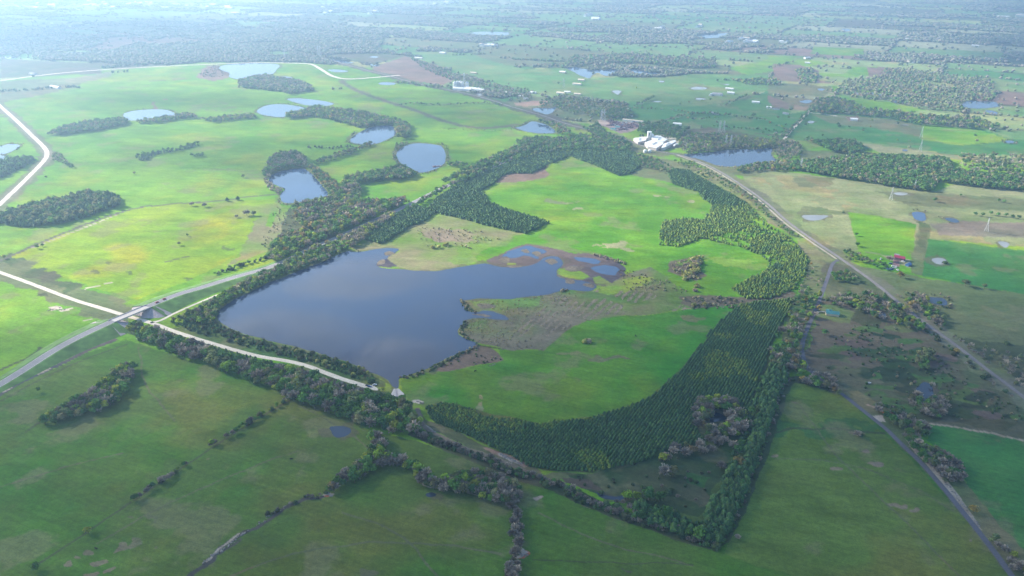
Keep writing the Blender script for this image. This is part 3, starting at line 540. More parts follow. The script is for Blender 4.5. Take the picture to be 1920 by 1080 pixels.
def bankmesh(P, name, end_first):
    D = dense(smooth(P, 2), 8); top = 7.5; V, Fc = [], []
    a, b = rib(D[:, :2], top * 2); n = (a - b) / np.linalg.norm(a - b, axis=1)[:, None]
    for i in range(len(D)):
        z = D[i, 2]; k = z * 3.0 + 3
        V += [(*(b[i] - n[i] * k), .02), (*(b[i] + n[i] * 0), z - .03), (*a[i], z - .03), (*(a[i] + n[i] * k), .02)]
    for i in range(len(D) - 1):
        for j in range(3): Fc.append((4 * i + j, 4 * i + j + 1, 4 * i + j + 5, 4 * i + j + 4))
    me = bpy.data.meshes.new(name); me.from_pydata(V, [], Fc); me.update()
    if me.polygons[1].normal.z < 0: me.flip_normals()
    o = mesh_obj(name, me, M['bank']); return tag(o, "steep grassy embankment carrying the highway " + ("below" if end_first else "above") + " the bridge", None, None, 'structure')
bankmesh(H3[:iL + 1], "embankment", True); bankmesh(H3[iR:iR + 8], "embankment", False)
# railway
RL = "560,97 620,112 680,130 730,142 792,160 850,170 890,179 926,189 957,200 1020,217 1057,231 1100,242 1146,253 1176,263 1214,277 1242,286 1275,290 1322,307 1360,327 1410,360 1440,382 1477,417 1527,452 1577,485 1615,512 1647,535 1690,572 1740,610 1790,645 1840,685 1890,722 1925,749 1990,800 2100,890"
R3 = lay(RL, .35); ribbon("railway_bed", R3, 4.8, M['ballast'], "grey ballast bed of the railway crossing the right side of the photo", skirt=.34, jit=.2)
D = dense(smooth(R3, 2), 10)
for s_ in (-.75, .75):
    a, b = rib(D[:, :2], abs(s_) * 2); e = a if s_ > 0 else b; ribbon("rail", np.hstack([e, D[:, 2:] + .17]), .14, M['steel'], "steel rail of the railway", step=12, skirt=.15, sm=0)
if 0: ribbon("service_track", lay("1590,500 1640,535 1682,572 1732,610 1782,646 1832,686 1882,724 1950,778", .12), 3.2, M['gravel'], "thin pale service track beside the railway", jit=.4)
# ================================================================== trees
def ico():
    t = (1 + 5 ** .5) / 2
    v = np.array([(-1, t, 0), (1, t, 0), (-1, -t, 0), (1, -t, 0), (0, -1, t), (0, 1, t), (0, -1, -t), (0, 1, -t), (t, 0, -1), (t, 0, 1), (-t, 0, -1), (-t, 0, 1)]) / math.hypot(1, t)
    f = [(0, 11, 5), (0, 5, 1), (0, 1, 7), (0, 7, 10), (0, 10, 11), (1, 5, 9), (5, 11, 4), (11, 10, 2), (10, 7, 6), (7, 1, 8), (3, 9, 4), (3, 4, 2), (3, 2, 6), (3, 6, 8), (3, 8, 9), (4, 9, 5), (2, 4, 11), (6, 2, 10), (8, 6, 7), (9, 8, 1)]
    return v, np.array(f)
IV, IF = ico()
def blob_tris(c, r, rg, jit=.25):
    v = IV * (1 + jit * (rg.random((12, 1)) * 2 - 1)) * np.array(r) + np.array(c); return v[IF]
def leaf_tris(c, nrm, size, rg):
    """one triangle facing nrm at each point c"""
    n = len(c); r = rg.normal(size=(n, 3)); t1 = np.cross(nrm, r); t1 /= np.linalg.norm(t1, axis=1)[:, None] + 1e-9; t2 = np.cross(nrm, t1)
    out = np.empty((n, 3, 3)); s = size * (.7 + .6 * rg.random((n, 1)))
    for k in range(3):
        a = 2.094 * k; out[:, k] = c + (t1 * math.cos(a) + t2 * math.sin(a)) * s
    return out
def crown_broad(seed, nt, lobes=9, leaf=.2):
    """unit tree: height 1, crown radius about .38"""
    rg = np.random.default_rng(seed); T = []; C = []
    L = []
    for i in range(lobes):
        a = 6.283 * i / lobes * 1.618; rr = .20 * rg.random() ** .5 + .05; z = .42 + .38 * rg.random()
        L.append((rr * math.cos(a) * (1.3 - z * .6), rr * math.sin(a) * (1.3 - z * .6), z, .15 + .09 * rg.random()))
    tone = .75 + .5 * rg.random(lobes)
    per = max(3, nt // lobes)
    for (x, y, z, r), tn in zip(L, tone):
        d = rg.normal(size=(per, 3)); d[:, 2] = np.abs(d[:, 2]) * .9 - .25; d /= np.linalg.norm(d, axis=1)[:, None]
        c = np.array((x, y, z)) + d * r * (.8 + .3 * rg.random((per, 1)))
        n = d + .45 * rg.normal(size=d.shape); n /= np.linalg.norm(n, axis=1)[:, None]
        T.append(leaf_tris(c, n, leaf * r / .19 * .42, rg)); C.append(np.repeat(tn * (.8 + .4 * rg.random((per, 1))), 3, 1))
    if nt > 60:
        b = blob_tris((0, 0, .58), (.25, .25, .26), rg); T.append(b); C.append(np.full((20, 3), .9) * (.8 + .4 * rg.random((20, 1))))
    else:
        b = blob_tris((0, 0, .56), (.33, .33, .32), rg, .3); T.append(b); C.append(np.full((20, 3), 1.) * (.7 + .6 * rg.random((20, 1))))
    return np.concatenate(T), np.concatenate(C)
def crown_blob(seed):
    rg = np.random.default_rng(seed); b = blob_tris((0, 0, .5), (.44, .44, .46), rg, .32)
    return b, np.full((20, 3), 1.) * (.65 + .7 * rg.random((20, 1)))
def crown_pine(seed, tiers=4, pts=9, wid=.37):
    rg = np.random.default_rng(seed); T = []; C = []
    for k in range(tiers):
        f = k / tiers; z0 = .12 + .62 * f; z1 = min(1.0, z0 + .36 - .05 * k); R = wid * (1 - f * f * .75) * (.9 + .2 * rg.random())
        a = np.linspace(0, 6.283, pts + 1)[:-1] + rg.random() * 2; r = R * np.where(np.arange(pts) % 2, .68, 1.05) * (.85 + .3 * rg.random(pts))
        ring = np.stack([r * np.cos(a), r * np.sin(a), z0 + .05 * rg.random(pts)], 1); tip = np.array((rg.normal() * .02, rg.normal() * .02, z1))
        T.append(np.stack([ring, np.roll(ring, -1, 0), np.repeat(tip[None], pts, 0)], 1)); C.append(np.repeat(.75 + .5 * rg.random((pts, 1)), 3, 1))
    return np.concatenate(T), np.concatenate(C)
def crown_bare(seed, nt):
    """spreading limbs and fine twigs, thin triangles with gaps between"""
    rg = np.random.default_rng(seed); T = []
    for i in range(nt):
        a = rg.random() * 6.283; el = .15 + 1.2 * rg.random(); base = np.array((0, 0, .25 + .25 * rg.random())) + .12 * rg.random() * np.array((math.cos(a), math.sin(a), .8))
        d = np.array((math.cos(a) * math.cos(el), math.sin(a) * math.cos(el), math.sin(el))); Lg = .28 + .22 * rg.random()
        p0 = base + d * Lg * .25; p1 = base + d * Lg * (.9 + .2 * rg.random()); s = np.cross(d, rg.normal(size=3)); s /= np.linalg.norm(s)
        w_ = .035 + .05 * rg.random(); T.append([p0, p1 + s * w_, p1 - s * w_])
    T = np.array(T); T[:, :, 2] = np.minimum(T[:, :, 2], 1.02)
    return T, np.repeat(.75 + .5 * rg.random((nt, 1)), 3, 1)
def crown_shrub(seed, nt=26):
    rg = np.random.default_rng(seed); d = rg.normal(size=(nt, 3)); d[:, 2] = np.abs(d[:, 2]); d /= np.linalg.norm(d, axis=1)[:, None]
    c = d * np.array((.62, .62, .75)) * (.55 + .5 * rg.random((nt, 1))); n = d + .5 * rg.normal(size=d.shape); n /= np.linalg.norm(n, axis=1)[:, None]
    b = blob_tris((0, 0, .35), (.5, .5, .45), rg, .3)
    return np.concatenate([leaf_tris(c + (0, 0, .1), n, .26, rg), b]), np.concatenate([np.repeat(.75 + .5 * rg.random((nt, 1)), 3, 1), np.full((20, 3), .9)])
NV = 6
PROTO = {
    'pine': [[crown_pine(s, 5, 10) for s in range(NV)], [crown_pine(s + 20, 3, 8, .38) for s in range(NV)], [crown_pine(s + 40, 2, 6, .40) for s in range(NV)]],
    'broad': [[crown_broad(s + 60, 230, 11) for s in range(NV)], [crown_broad(s + 80, 72, 8, .26) for s in range(NV)], [crown_blob(s + 90) for s in range(NV)]],
    'bare': [[crown_bare(s + 120, 190) for s in range(NV)], [crown_bare(s + 140, 60) for s in range(NV)], [crown_bare(s + 160, 22) for s in range(NV)]],
    'shrub': [[crown_shrub(s + 180, 44) for s in range(NV)], [crown_shrub(s + 200, 18) for s in range(NV)], [crown_blob(s + 210) for s in range(NV)]],
}
LOOK = {  # kind: family, colours, words, spread of the crown for its height
    'pine': ('pine', [(.045, .105, .036), (.055, .125, .036), (.068, .135, .04), (.08, .145, .04)], "dark green pine", 1.0),
    'young': ('pine', [(.13, .20, .03), (.17, .22, .035), (.10, .17, .034)], "yellowish green young pine", 1.15),
    'green': ('broad', [(.09, .20, .04), (.12, .235, .045), (.075, .17, .045)], "fresh green leafy tree", 1.1),
    'lime': ('broad', [(.24, .34, .035), (.30, .34, .04), (.20, .32, .035)], "yellow green leafing tree", 1.05),
    'olive': ('broad', [(.19, .22, .085), (.23, .22, .10), (.16, .20, .08)], "dull olive tree", 1.1),
    'amber': ('broad', [(.32, .24, .07), (.28, .20, .08)], "amber tinted budding tree", 1.05),
    'bare': ('bare', [(.31, .255, .20), (.35, .29, .225), (.26, .225, .185)], "bare grey brown tree", 1.15),
    'shrub': ('shrub', [(.075, .125, .045), (.10, .14, .05), (.10, .11, .055)], "low dark green bush", 1.0),
    'dry': ('shrub', [(.34, .28, .17), (.38, .33, .18), (.28, .22, .16)], "dry straw coloured bush", 1.0),
    'gold': ('shrub', [(.38, .36, .11), (.32, .33, .09)], "yellowish willow bush", 1.0),
}
CAT = {'pine': 'pine tree', 'broad': 'leafy tree', 'bare': 'bare tree', 'shrub': 'bush'}
NAME = {'pine': 'pine_tree', 'broad': 'leafy_tree', 'bare': 'bare_tree', 'shrub': 'bush'}
TR = []        # x, y, height, width factor, kind, place
PLACES = []; ISO = {}
LAKES = WP
ROADS = [(GP(pp(s)), w) for s, w in ((RL, 13), ("1255,283 1275,290 1322,307 1360,327 1410,360 1440,382 1477,417 1527,452 1577,485", 30), ("1572,487 1560,494 1555,512 1545,540 1530,580 1515,612 1505,640 1503,660 1512,688 1530,705 1577,737 1602,757 1627,777 1665,807 1682,825 1727,867 1765,910 1815,972 1865,1035 1897,1080 1950,1150", 6), ("230,590 250,596 287,606 325,621 370,636 425,652 480,668 542,677 580,687 617,702 655,715 685,724 700,727", 9), ("282,605 300,602 320,591 362,572 400,556", 6), ("783,765 788,790 800,808 830,820 870,840 920,855 960,872 1010,893 1060,908", 6))] + [(H3[:, :2], 12)]
ROADS = [np.vstack([a, b[::-1]]) for a, b in (rib(smooth(P, 2), w) for P, w in ROADS)]
def dry_ok(x, y):
    m = np.ones(len(x), bool)
    for P in ROADS: m &= ~inpoly(x, y, P)
    for P in LAKES:
        a, b = P.min(0), P.max(0)
        if a[0] > x.max() or b[0] < x.min() or a[1] > y.max() or b[1] < y.min(): continue
        m &= ~inpoly(x, y, P)
    return m
def add(x, y, mix, h, place, hv=.25, wf=1.0):
    if not len(x): return
    if place not in PLACES: PLACES.append(place)
    ks = list(mix); pr = np.array([mix[k] for k in ks], float); pr /= pr.sum()
    n1 = fbm(x, y, 38, 301, 2); kk = (rng.choice(len(ks), len(x), p=pr))
    H = h * (1 - hv + 2 * hv * rng.random(len(x)))
    for i in range(len(x)):
        k = ks[kk[i]]; f = .45 if LOOK[k][0] == 'shrub' and h > 5 else 1
        TR.append((x[i], y[i], H[i] * f, wf, k, PLACES.index(place)))
def forest(s, mix, sp, h, place, rows=False, thin=0.0, hv=.28, gap=0, wf=1.0, cap=None):
    P = GP(pp(s), h * .45); a, b = P.min(0), P.max(0)
    if rows:
        u, v = uv(P[:, 0], P[:, 1]); U = np.arange(u.min(), u.max(), rows); V = np.arange(v.min(), v.max(), sp)
        U, V = np.meshgrid(U, V, indexing='ij'); U = U.ravel() + rng.normal(size=U.size) * .25; V = V.ravel() + (rng.random(V.size) - .5) * sp * .7
        x = U * math.cos(TH) - V * math.sin(TH); y = U * math.sin(TH) + V * math.cos(TH)
    else:
        X, Y = np.meshgrid(np.arange(a[0], b[0], sp), np.arange(a[1], b[1], sp)); x = X.ravel() + (rng.random(X.size) - .5) * sp * .95; y = Y.ravel() + (rng.random(X.size) - .5) * sp * .95
    w1 = (fbm(x, y, 18, 401, 2) - .5) * (2 if rows else 5); m = inpoly(x + w1, y - w1, P) & (rng.random(len(x)) > thin)
    if gap: m &= ~((fbm(x, y, 70, 411, 3) > 1 - gap) & (rng.random(len(x)) < .75))
    x, y = x[m], y[m]; m = dry_ok(x, y); x, y = x[m], y[m]
    if 'young' in mix and len(x):      # yellower, shorter stands in patches
        k = fbm(x, y, 60, 421, 3) > 1 - mix['young']; add(x[~k], y[~k], {'pine': 1}, h, place, hv * .7, wf); add(x[k], y[k], {'young': .8, 'pine': .2}, h * .74, place, .3, wf * 1.1); return
    add(x, y, mix, h, place, hv, wf)
def hedge(s, w, mix, sp, h, place, thin=0.0, hv=.3):
    P = GP(pp(s), h * .4) if False else GP(pp(s)); D = dense(smooth(P, 1), max(.8, sp * sp / max(w, sp))); a, b = rib(D, w)
    t = rng.random((len(D), 1)); q = a * t + b * (1 - t) + rng.normal(size=(len(D), 2)) * .8; q = q[rng.random(len(q)) > thin]
    q = q[dry_ok(q[:, 0], q[:, 1])]; add(q[:, 0], q[:, 1], mix, h, place, hv)
MIXW = {'green': .34, 'bare': .25, 'olive': .23, 'lime': .12, 'amber': .05, 'shrub': .04}; DARKW = {'green': .66, 'olive': .22, 'bare': .12}; GREYW = {'bare': .45, 'olive': .3, 'green': .25}
PLN = "the dense dark plantation curving round the green field"
forest("798,763 827,751 853,755 877,763 893,767 902,778 930,782 968,783 1010,793 1043,786 1080,784 1110,780 1172,762 1210,747 1235,730 1272,695 1310,650 1335,617 1360,592 1385,570 1440,562 1485,557 1482,577 1472,590 1460,622 1447,645 1435,680 1423,708 1415,733 1400,780 1380,790 1372,770 1340,755 1312,770 1305,800 1318,822 1307,826 1240,845 1235,842 1225,857 1172,870 1110,881 1035,878 993,872 960,853 927,838 902,825 877,813 840,800 810,787", {'young': .36}, 2.0, 4.6, PLN, rows=3.05, gap=.17, thin=.06)
forest("1400,860 1412,800 1432,740 1446,700 1470,660 1480,665 1470,715 1452,760 1440,800 1418,850 1400,900 1385,940 1365,985 1352,1012 1322,1006 1310,975 1330,940 1350,905 1372,870", {'pine': 1}, 3.4, 10.5, "the tall dark strip at the plantation's right edge", hv=.2)
forest("1180,940 1200,935 1235,952 1280,970 1310,980 1325,1006 1290,1000 1247,988 1185,962", {'pine': .85, 'green': .15}, 4.4, 9.5, "the dark clump along the plantation's lowest corner", hv=.2)
forest("1385,832 1400,790 1420,735 1440,690 1450,660 1460,650 1440,710 1425,750 1405,800 1390,850 1372,862", {'pine': .8, 'green': .2}, 4.0, 8, "the tall dark strip at the plantation's right edge", thin=.1)
PLC = "the plantation tongue right of the sunlit green field"
forest("1238,428 1245,412 1280,407 1317,410 1332,397 1335,381 1350,376 1385,372 1400,378 1420,395 1435,415 1477,440 1495,458 1515,482 1512,505 1490,540 1443,557 1400,557 1385,548 1370,537 1410,517 1430,510 1440,500 1440,485 1427,477 1393,462 1352,452 1315,444 1287,453 1273,461 1232,456", {'young': .74}, 3.3, 6.2, PLC, gap=.30)  # share of yellow young pines raised to colour in the tongue's yellow sunlight
forest("1252,322 1262,315 1290,318 1335,343 1385,370 1400,380 1360,385 1335,380 1317,370 1310,357 1285,350 1260,342", {'young': .25}, 3.2, 7, PLC, rows=4.6, gap=.15)
forest("1065,288 1075,283 1100,281 1135,283 1170,284 1190,290 1205,304 1192,318 1182,324 1160,327 1115,307 1085,297", {'young': .2}, 3.4, 7.5, "the plantation block above the sunlit green field", rows=4.8, gap=.12)
forest("1065,292 1030,305 1000,323 965,322 945,325 925,343 902,355 917,377 955,392 1000,405 1030,415 985,436 950,428 905,418 855,404 820,397 800,392 815,372 845,352 892,328 930,313 965,300 1010,288 1060,283", {'young': .24}, 3.4, 7, "the plantation wedge between the highway and the sunlit field", rows=4.6, gap=.14)
forest("820,392 800,410 775,420 747,435 717,455 685,447 700,428 742,400 780,384", {'young': .2}, 3.2, 7, "the dark pine stand beside the marshy peninsula", rows=4.4, gap=.1)
forest("0,400 57,380 100,373 150,360 200,358 222,367 222,382 160,403 100,416 45,420 0,414 -30,415 -30,402", {'pine': .78, 'olive': .14, 'green': .08}, 5.2, 12, "the dark grove alone in the left field", hv=.2)
forest("-40,300 0,301 50,291 66,297 37,314 0,330 -40,335", {'pine': .75, 'green': .25}, 6, 11, "the dark wood cut by the left edge")
forest("255,291 285,284 330,278 358,268 375,265 372,272 350,278 285,290 280,298 258,300", {'pine': .6, 'green': .4}, 6, 8, "the broken hedge in the middle of the left field", thin=.25); forest("358,290 380,287 382,292 360,294", {'green': 1}, 6, 6, "the broken hedge in the middle of the left field")
forest("98,290 112,285 122,300 140,312 132,316 115,304 100,302", GREYW, 5, 6, "the scrub behind the bend of the left gravel road", thin=.2); forest("85,250 125,236 175,226 230,222 240,225 240,231 175,243 112,251", DARKW, 6.5, 10, "the hedge running left from the oval pond")
forest("255,226 300,220 330,216 350,212 368,215 370,221 340,221 300,228 260,230", MIXW, 6, 9, "the trees on the near bank of the oval pond"); forest("372,222 400,220 440,215 478,214 480,220 440,224 400,228", MIXW, 6.5, 8, "the hedge between the oval pond and the curving belt")
forest("535,212 567,202 600,201 640,205 705,215 767,232 768,258 745,258 742,240 735,234 700,236 670,236 617,222 590,216 540,220", MIXW, 7, 12, "the long curving tree belt"); forest("545,198 600,203 620,203 600,208 560,204", GREYW, 6, 8, "the spit between the two pale ponds"); forest("655,268 656,255 668,247 672,250 660,259", GREYW, 5, 6, "the bank of the egg-shaped pond")
forest("480,142 505,140 520,146 555,149 587,163 585,168 542,176 530,170 480,165 447,162 447,150", GREYW, 8, 11, "the grey wood below the far wide pond"); forest("375,138 400,122 410,126 432,138 410,145 380,146", {'bare': .7, 'olive': .3}, 9, 5, "the brown reeds at the left end of the far wide pond", thin=.3)
WDB = "the big mixed wood between the highway and the boot-shaped pond"
forest("545,388 592,376 630,372 645,340 672,342 672,372 705,378 755,374 770,374 705,405 667,425 630,442 605,436 562,420 553,405", MIXW, 6.3, 12, WDB)
forest("640,334 658,330 705,322 750,311 782,324 767,332 700,338 672,342", DARKW, 6.3, 11, "the tree belt joining the two blue ponds"); forest("507,296 520,290 550,284 572,294 575,305 568,315 550,315 528,316 502,332 493,330 496,318", {'bare': .4, 'green': .35, 'olive': .25}, 6.2, 11, "the grove at the head of the boot-shaped pond")
forest("578,308 590,310 612,328 636,345 632,368 622,366 604,346 590,328", {'amber': .35, 'green': .4, 'olive': .25}, 5.5, 9, "the right bank of the boot-shaped pond"); forest("494,330 512,346 533,356 526,368 518,362 500,350", {'bare': .5, 'dry': .5}, 5, 5, "the left bank of the boot-shaped pond")
forest("585,303 620,293 655,280 700,266 702,270 660,286 620,300 590,308", MIXW, 6, 8, "the hedge running right from the boot-shaped pond"); forest("570,274 600,273 660,272 665,276 630,279 575,277", {'green': .5, 'shrub': .5}, 8, 5, "the thin hedge above the boot-shaped pond", thin=.4)
forest("742,268 765,266 740,290 750,305 760,312 748,312 738,296 737,285", GREYW, 5, 5, "the rim of the rounded pond"); forest("828,268 842,272 840,300 828,314 820,318 836,300 838,285", GREYW, 5, 4, "the rim of the rounded pond", thin=.3)
forest("838,305 860,304 880,308 870,312 840,310", MIXW, 6, 7, "the short hedge right of the rounded pond")
forest("505,478 512,456 540,440 562,432 605,440 630,446 598,464 560,478 530,488 505,486", {'green': .3, 'lime': .28, 'amber': .14, 'bare': .18, 'olive': .1}, 6.2, 10, "the bright spring wood just left of the highway")
hedge("405,515 440,502 470,494 505,483", 5, {'shrub': .5, 'green': .5}, 3.5, 4.5, "the hedge beside the highway bank", .15)
forest("320,601 345,590 375,575 400,560 430,545 468,525 522,500 563,479 605,462 630,453 648,453 652,468 632,474 613,486 580,498 547,512 497,530 470,543 440,560 428,569 412,580 405,592 398,604 372,604", {'green': .32, 'olive': .26, 'pine': .22, 'bare': .12, 'lime': .08}, 5.0, 8, "the wooded bank between highway and lake")
forest("320,600 372,600 400,604 425,614 462,629 445,636 400,628 350,616 320,606", {'pine': .7, 'shrub': .3}, 4.2, 4.5, "the scrub at the lake's left tip", thin=.35); forest("405,612 462,629 520,644 592,662 660,684 697,702 722,716 700,718 650,700 590,680 520,662 430,640", {'shrub': .45, 'pine': .35, 'gold': .1, 'green': .1}, 4.0, 4.5, "the bushy bank between lake and gravel road", thin=.28)
forest("625,442 650,440 700,418 742,394 735,405 705,425 690,440 672,460 655,462 645,452", {'bare': .5, 'olive': .3, 'lime': .2}, 5.5, 9, "the pale trees where the highway leaves the lake")
WIN = "the long wood below the gravel road"
forest("245,608 275,612 337,634 425,662 480,682 567,697 655,727 700,738 742,748 772,768 785,790 785,808 760,812 730,806 692,796 630,775 555,745 480,713 400,682 312,655 262,632 245,622", {'green': .44, 'bare': .2, 'olive': .2, 'lime': .10, 'pine': .06}, 5.6, 10.5, WIN)
forest("560,693 600,706 655,724 700,737 740,748 700,742 640,730 580,712", {'lime': .3, 'green': .4, 'pine': .3}, 4.5, 6, WIN, thin=.3); forest("330,628 425,655 560,690 555,697 425,664 330,638", {'pine': .7, 'shrub': .3}, 3.6, 4.5, WIN, thin=.3)
forest("690,815 715,806 720,845 735,858 718,870 700,850", {'bare': .4, 'lime': .35, 'green': .25}, 5, 9, "the trees joining the long wood to the creek")
CR = "the creek wood across the lower middle"
forest("622,905 655,882 685,857 717,845 742,857 780,867 795,890 830,896 860,890 905,888 940,892 970,905 975,935 955,948 930,940 905,929 870,922 830,914 785,905 775,882 745,868 717,868 692,887 655,900 632,920 620,918", {'bare': .36, 'green': .28, 'lime': .12, 'olive': .24}, 4.6, 8.5, CR)
hedge("962,945 972,975 966,1005 970,1040 958,1085", 6, {'bare': .8, 'shrub': .2}, 3.4, 6, "the line of bare trees down the side creek", .1); hedge("500,972 540,945 575,936 612,928", 5, {'bare': .6, 'shrub': .4}, 3.4, 3, "the brushy part of the rocky creek", .4)
forest("70,792 100,770 125,757 165,743 187,718 225,692 245,678 256,684 248,704 235,734 212,757 175,772 120,785", {'green': .54, 'lime': .18, 'bare': .13, 'olive': .15}, 5.0, 9, "the boomerang-shaped clump in the left pasture")
for s in ("250,940 268,928 285,916", "300,905 312,899 322,893", "325,892 335,884 347,872", "396,838 403,832", "425,822 440,812", "448,806 458,798 470,792", "480,788 492,778", "505,770 520,762", "530,755 545,745"):
    hedge(s, 3, {'bare': .4, 'green': .3, 'lime': .15, 'shrub': .15}, 3.0, 5, "the broken hedge crossing the left pasture", .1)
hedge("780,812 830,832 893,857 960,885 1027,903 1060,918 1110,944 1175,967 1240,990 1285,1006 1345,1026", 9, {'bare': .34, 'shrub': .36, 'pine': .2, 'green': .1}, 3.0, 4.5, "the hedge below the plantation", .06)
hedge("1345,1020 1375,965 1400,905 1425,840 1445,790 1462,735 1478,705", 8, {'shrub': .5, 'bare': .3, 'green': .2}, 3.2, 3.5, "the scrub along the right pasture's edge", .15); hedge("1480,712 1530,722 1565,735", 6, {'shrub': .5, 'bare': .5}, 3.2, 3.5, "the scrub at the top of the right pasture", .1)
forest("1305,795 1302,770 1312,752 1345,744 1378,752 1398,775 1405,800 1392,815 1375,812 1350,835 1335,825 1322,818 1330,800 1365,795 1370,785 1355,772 1335,774 1328,788", {'bare': .55, 'green': .2, 'lime': .12, 'olive': .13}, 5.6, 9, "the grove round the plantation's dark pond")
forest("1235,840 1260,835 1305,828 1350,838 1375,820 1380,835 1350,862 1335,855 1290,852 1240,862", {'bare': .6, 'shrub': .2, 'olive': .2}, 7, 7, "the bare trees at the top of the corner clearing", thin=.3); forest("1100,930 1180,940 1260,955 1320,975 1300,990 1240,975 1120,945", {'shrub': .4, 'bare': .4, 'pine': .2}, 4.5, 4, "the brush in the corner clearing", thin=.4)
forest("1060,900 1180,890 1350,870 1340,930 1300,960 1190,935 1100,920", {'shrub': .7, 'bare': .3}, 9, 3, "the brush in the corner clearing", thin=.55)
forest("1450,650 1462,622 1480,590 1490,560 1512,540 1530,545 1545,560 1535,585 1520,612 1510,640 1506,664 1525,690 1560,712 1575,738 1540,728 1500,712 1485,690 1470,690 1448,700 1440,680", MIXW, 6.2, 8, "the mixed trees along the country road", thin=.34)
forest("1548,562 1600,548 1650,552 1700,582 1745,618 1735,622 1690,612 1665,600 1630,590 1600,575 1570,572", MIXW, 6.5, 8, "the tree line behind the green roofed house", thin=.2); forest("1520,490 1545,520 1530,545 1505,550 1490,545 1505,510", MIXW, 7, 5, "the scrub by the level crossing", thin=.6)
forest("1560,512 1585,505 1610,520 1608,528 1565,528", DARKW, 6, 7, "the clump just below the level crossing"); forest("1563,467 1590,468 1640,488 1670,497 1662,505 1620,492 1580,482", MIXW, 6, 6, "the hedge above the railway", thin=.1)
forest("1715,735 1722,720 1740,714 1752,722 1762,740 1780,752 1778,770 1760,782 1730,778 1712,770 1702,750", {'bare': .55, 'olive': .3, 'green': .15}, 5.5, 7, "the bare thicket round the scrubland pond"); forest("1712,670 1730,652 1752,658 1755,680 1740,690 1718,688", {'olive': .7, 'green': .3}, 6, 8, "the round clump alone in the scrubland")
forest("1640,762 1665,755 1690,765 1720,790 1740,800 1735,818 1715,822 1695,805 1670,790", {'bare': .4, 'green': .35, 'olive': .25}, 5, 7, "the trees between country road and scrubland", thin=.1)
forest("1690,812 1715,822 1745,838 1775,852 1808,880 1812,898 1790,905 1760,885 1725,855 1700,832", {'bare': .62, 'green': .25, 'olive': .13}, 4.8, 7.5, "the grey thicket between road and deep green field", thin=.05)
forest("1850,1005 1870,1010 1915,1060 1930,1080 1905,1085 1880,1050", {'bare': .5, 'olive': .3, 'lime': .2}, 4.8, 6, "the roadside trees at the lower right corner", thin=.15)
hedge("1640,532 1700,568 1760,615 1820,660 1880,705 1925,738", 9, {'bare': .5, 'olive': .25, 'shrub': .25}, 5, 4.5, "the brush along the railway", .3); hedge("1655,560 1700,595 1760,640 1830,695 1900,745", 8, {'shrub': .5, 'bare': .3, 'green': .2}, 5.5, 4, "the brush along the railway", .4)
forest("1690,553 1715,548 1738,558 1745,572 1765,590 1775,610 1740,598 1705,575", MIXW, 6.2, 8, "the wood left of the bright blue pond", thin=.2); forest("1800,640 1850,650 1930,668 1930,725 1890,705 1850,688", {'bare': .5, 'olive': .4, 'green': .1}, 7, 6, "the grey scrub right of the railway", thin=.35)
forest("1600,610 1700,605 1800,700 1920,770 1920,810 1760,780 1640,760 1550,700 1540,650", {'shrub': .72, 'bare': .08, 'green': .1, 'dry': .1}, 7, 2.6, "the brown scrubland", thin=.35, gap=.4)
forest("1262,300 1300,300 1345,318 1400,352 1440,386 1480,424 1500,445 1480,438 1435,405 1385,365 1335,340 1285,316", MIXW, 7, 6, "the brush between plantation and railway", thin=.4); forest("1190,285 1240,300 1262,312 1255,325 1200,312", DARKW, 7, 7, "the brush between plantation and railway", thin=.35)
forest("830,340 865,318 920,296 958,278 985,265 1030,262 1060,266 1042,276 1000,290 950,303 915,318 880,335 850,350", DARKW, 6.5, 10, "the dark trees lining the far highway"); forest("960,268 990,258 1050,258 1090,252 1150,258 1185,272 1180,284 1110,280 1060,282 1000,285 1060,268", DARKW, 7, 10, "the dark woods where highway meets railway", thin=.12)
forest("750,395 800,368 830,350 842,352 800,376 770,392", DARKW, 6.5, 8, "the trees lining the far highway bend"); forest("1095,240 1120,232 1140,248 1175,262 1180,268 1120,258", DARKW, 8, 9, "the woods left of the railway by the factory")
forest("997,225 1030,228 1060,236 1070,248 1050,251 1042,245 1020,232", MIXW, 8, 10, "the wood on the bank of the wedge-shaped pond"); hedge("830,243 900,246 940,247 975,242", 8, GREYW, 6, 4, "the hedge left of the wedge-shaped pond", .2); hedge("745,200 780,195 830,200 870,196 920,195 940,198", 14, GREYW, 8, 7, "the hedge below the far long field", .1)
forest("1010,190 1060,175 1100,190 1170,195 1180,210 1150,225 1100,215 1050,205 1020,210", MIXW, 9, 9, "the scattered homestead trees beyond the railway", thin=.3); forest("1130,205 1180,205 1190,218 1165,222 1130,218", DARKW, 8, 10, "the wood behind the scrap yard"); forest("1200,232 1245,228 1290,242 1275,256 1220,250 1195,245", DARKW, 8, 9, "the wood between scrap yard and factory"); forest("1270,262 1300,250 1345,252 1410,258 1465,268 1462,278 1390,279 1340,284 1280,286", {'olive': .5, 'lime': .15, 'bare': .2, 'green': .15}, 8, 9, "the pale wood round the factory lake")
forest("1445,258 1470,262 1500,268 1505,285 1480,300 1462,300 1450,285 1465,275", GREYW, 7, 8, "the brown wood at the lake's right end"); forest("1372,316 1400,310 1440,304 1480,302 1502,318 1440,318 1392,322", MIXW, 6.5, 8, "the hedge below the factory lake")
WR = "the big dark wood crossing the right side"
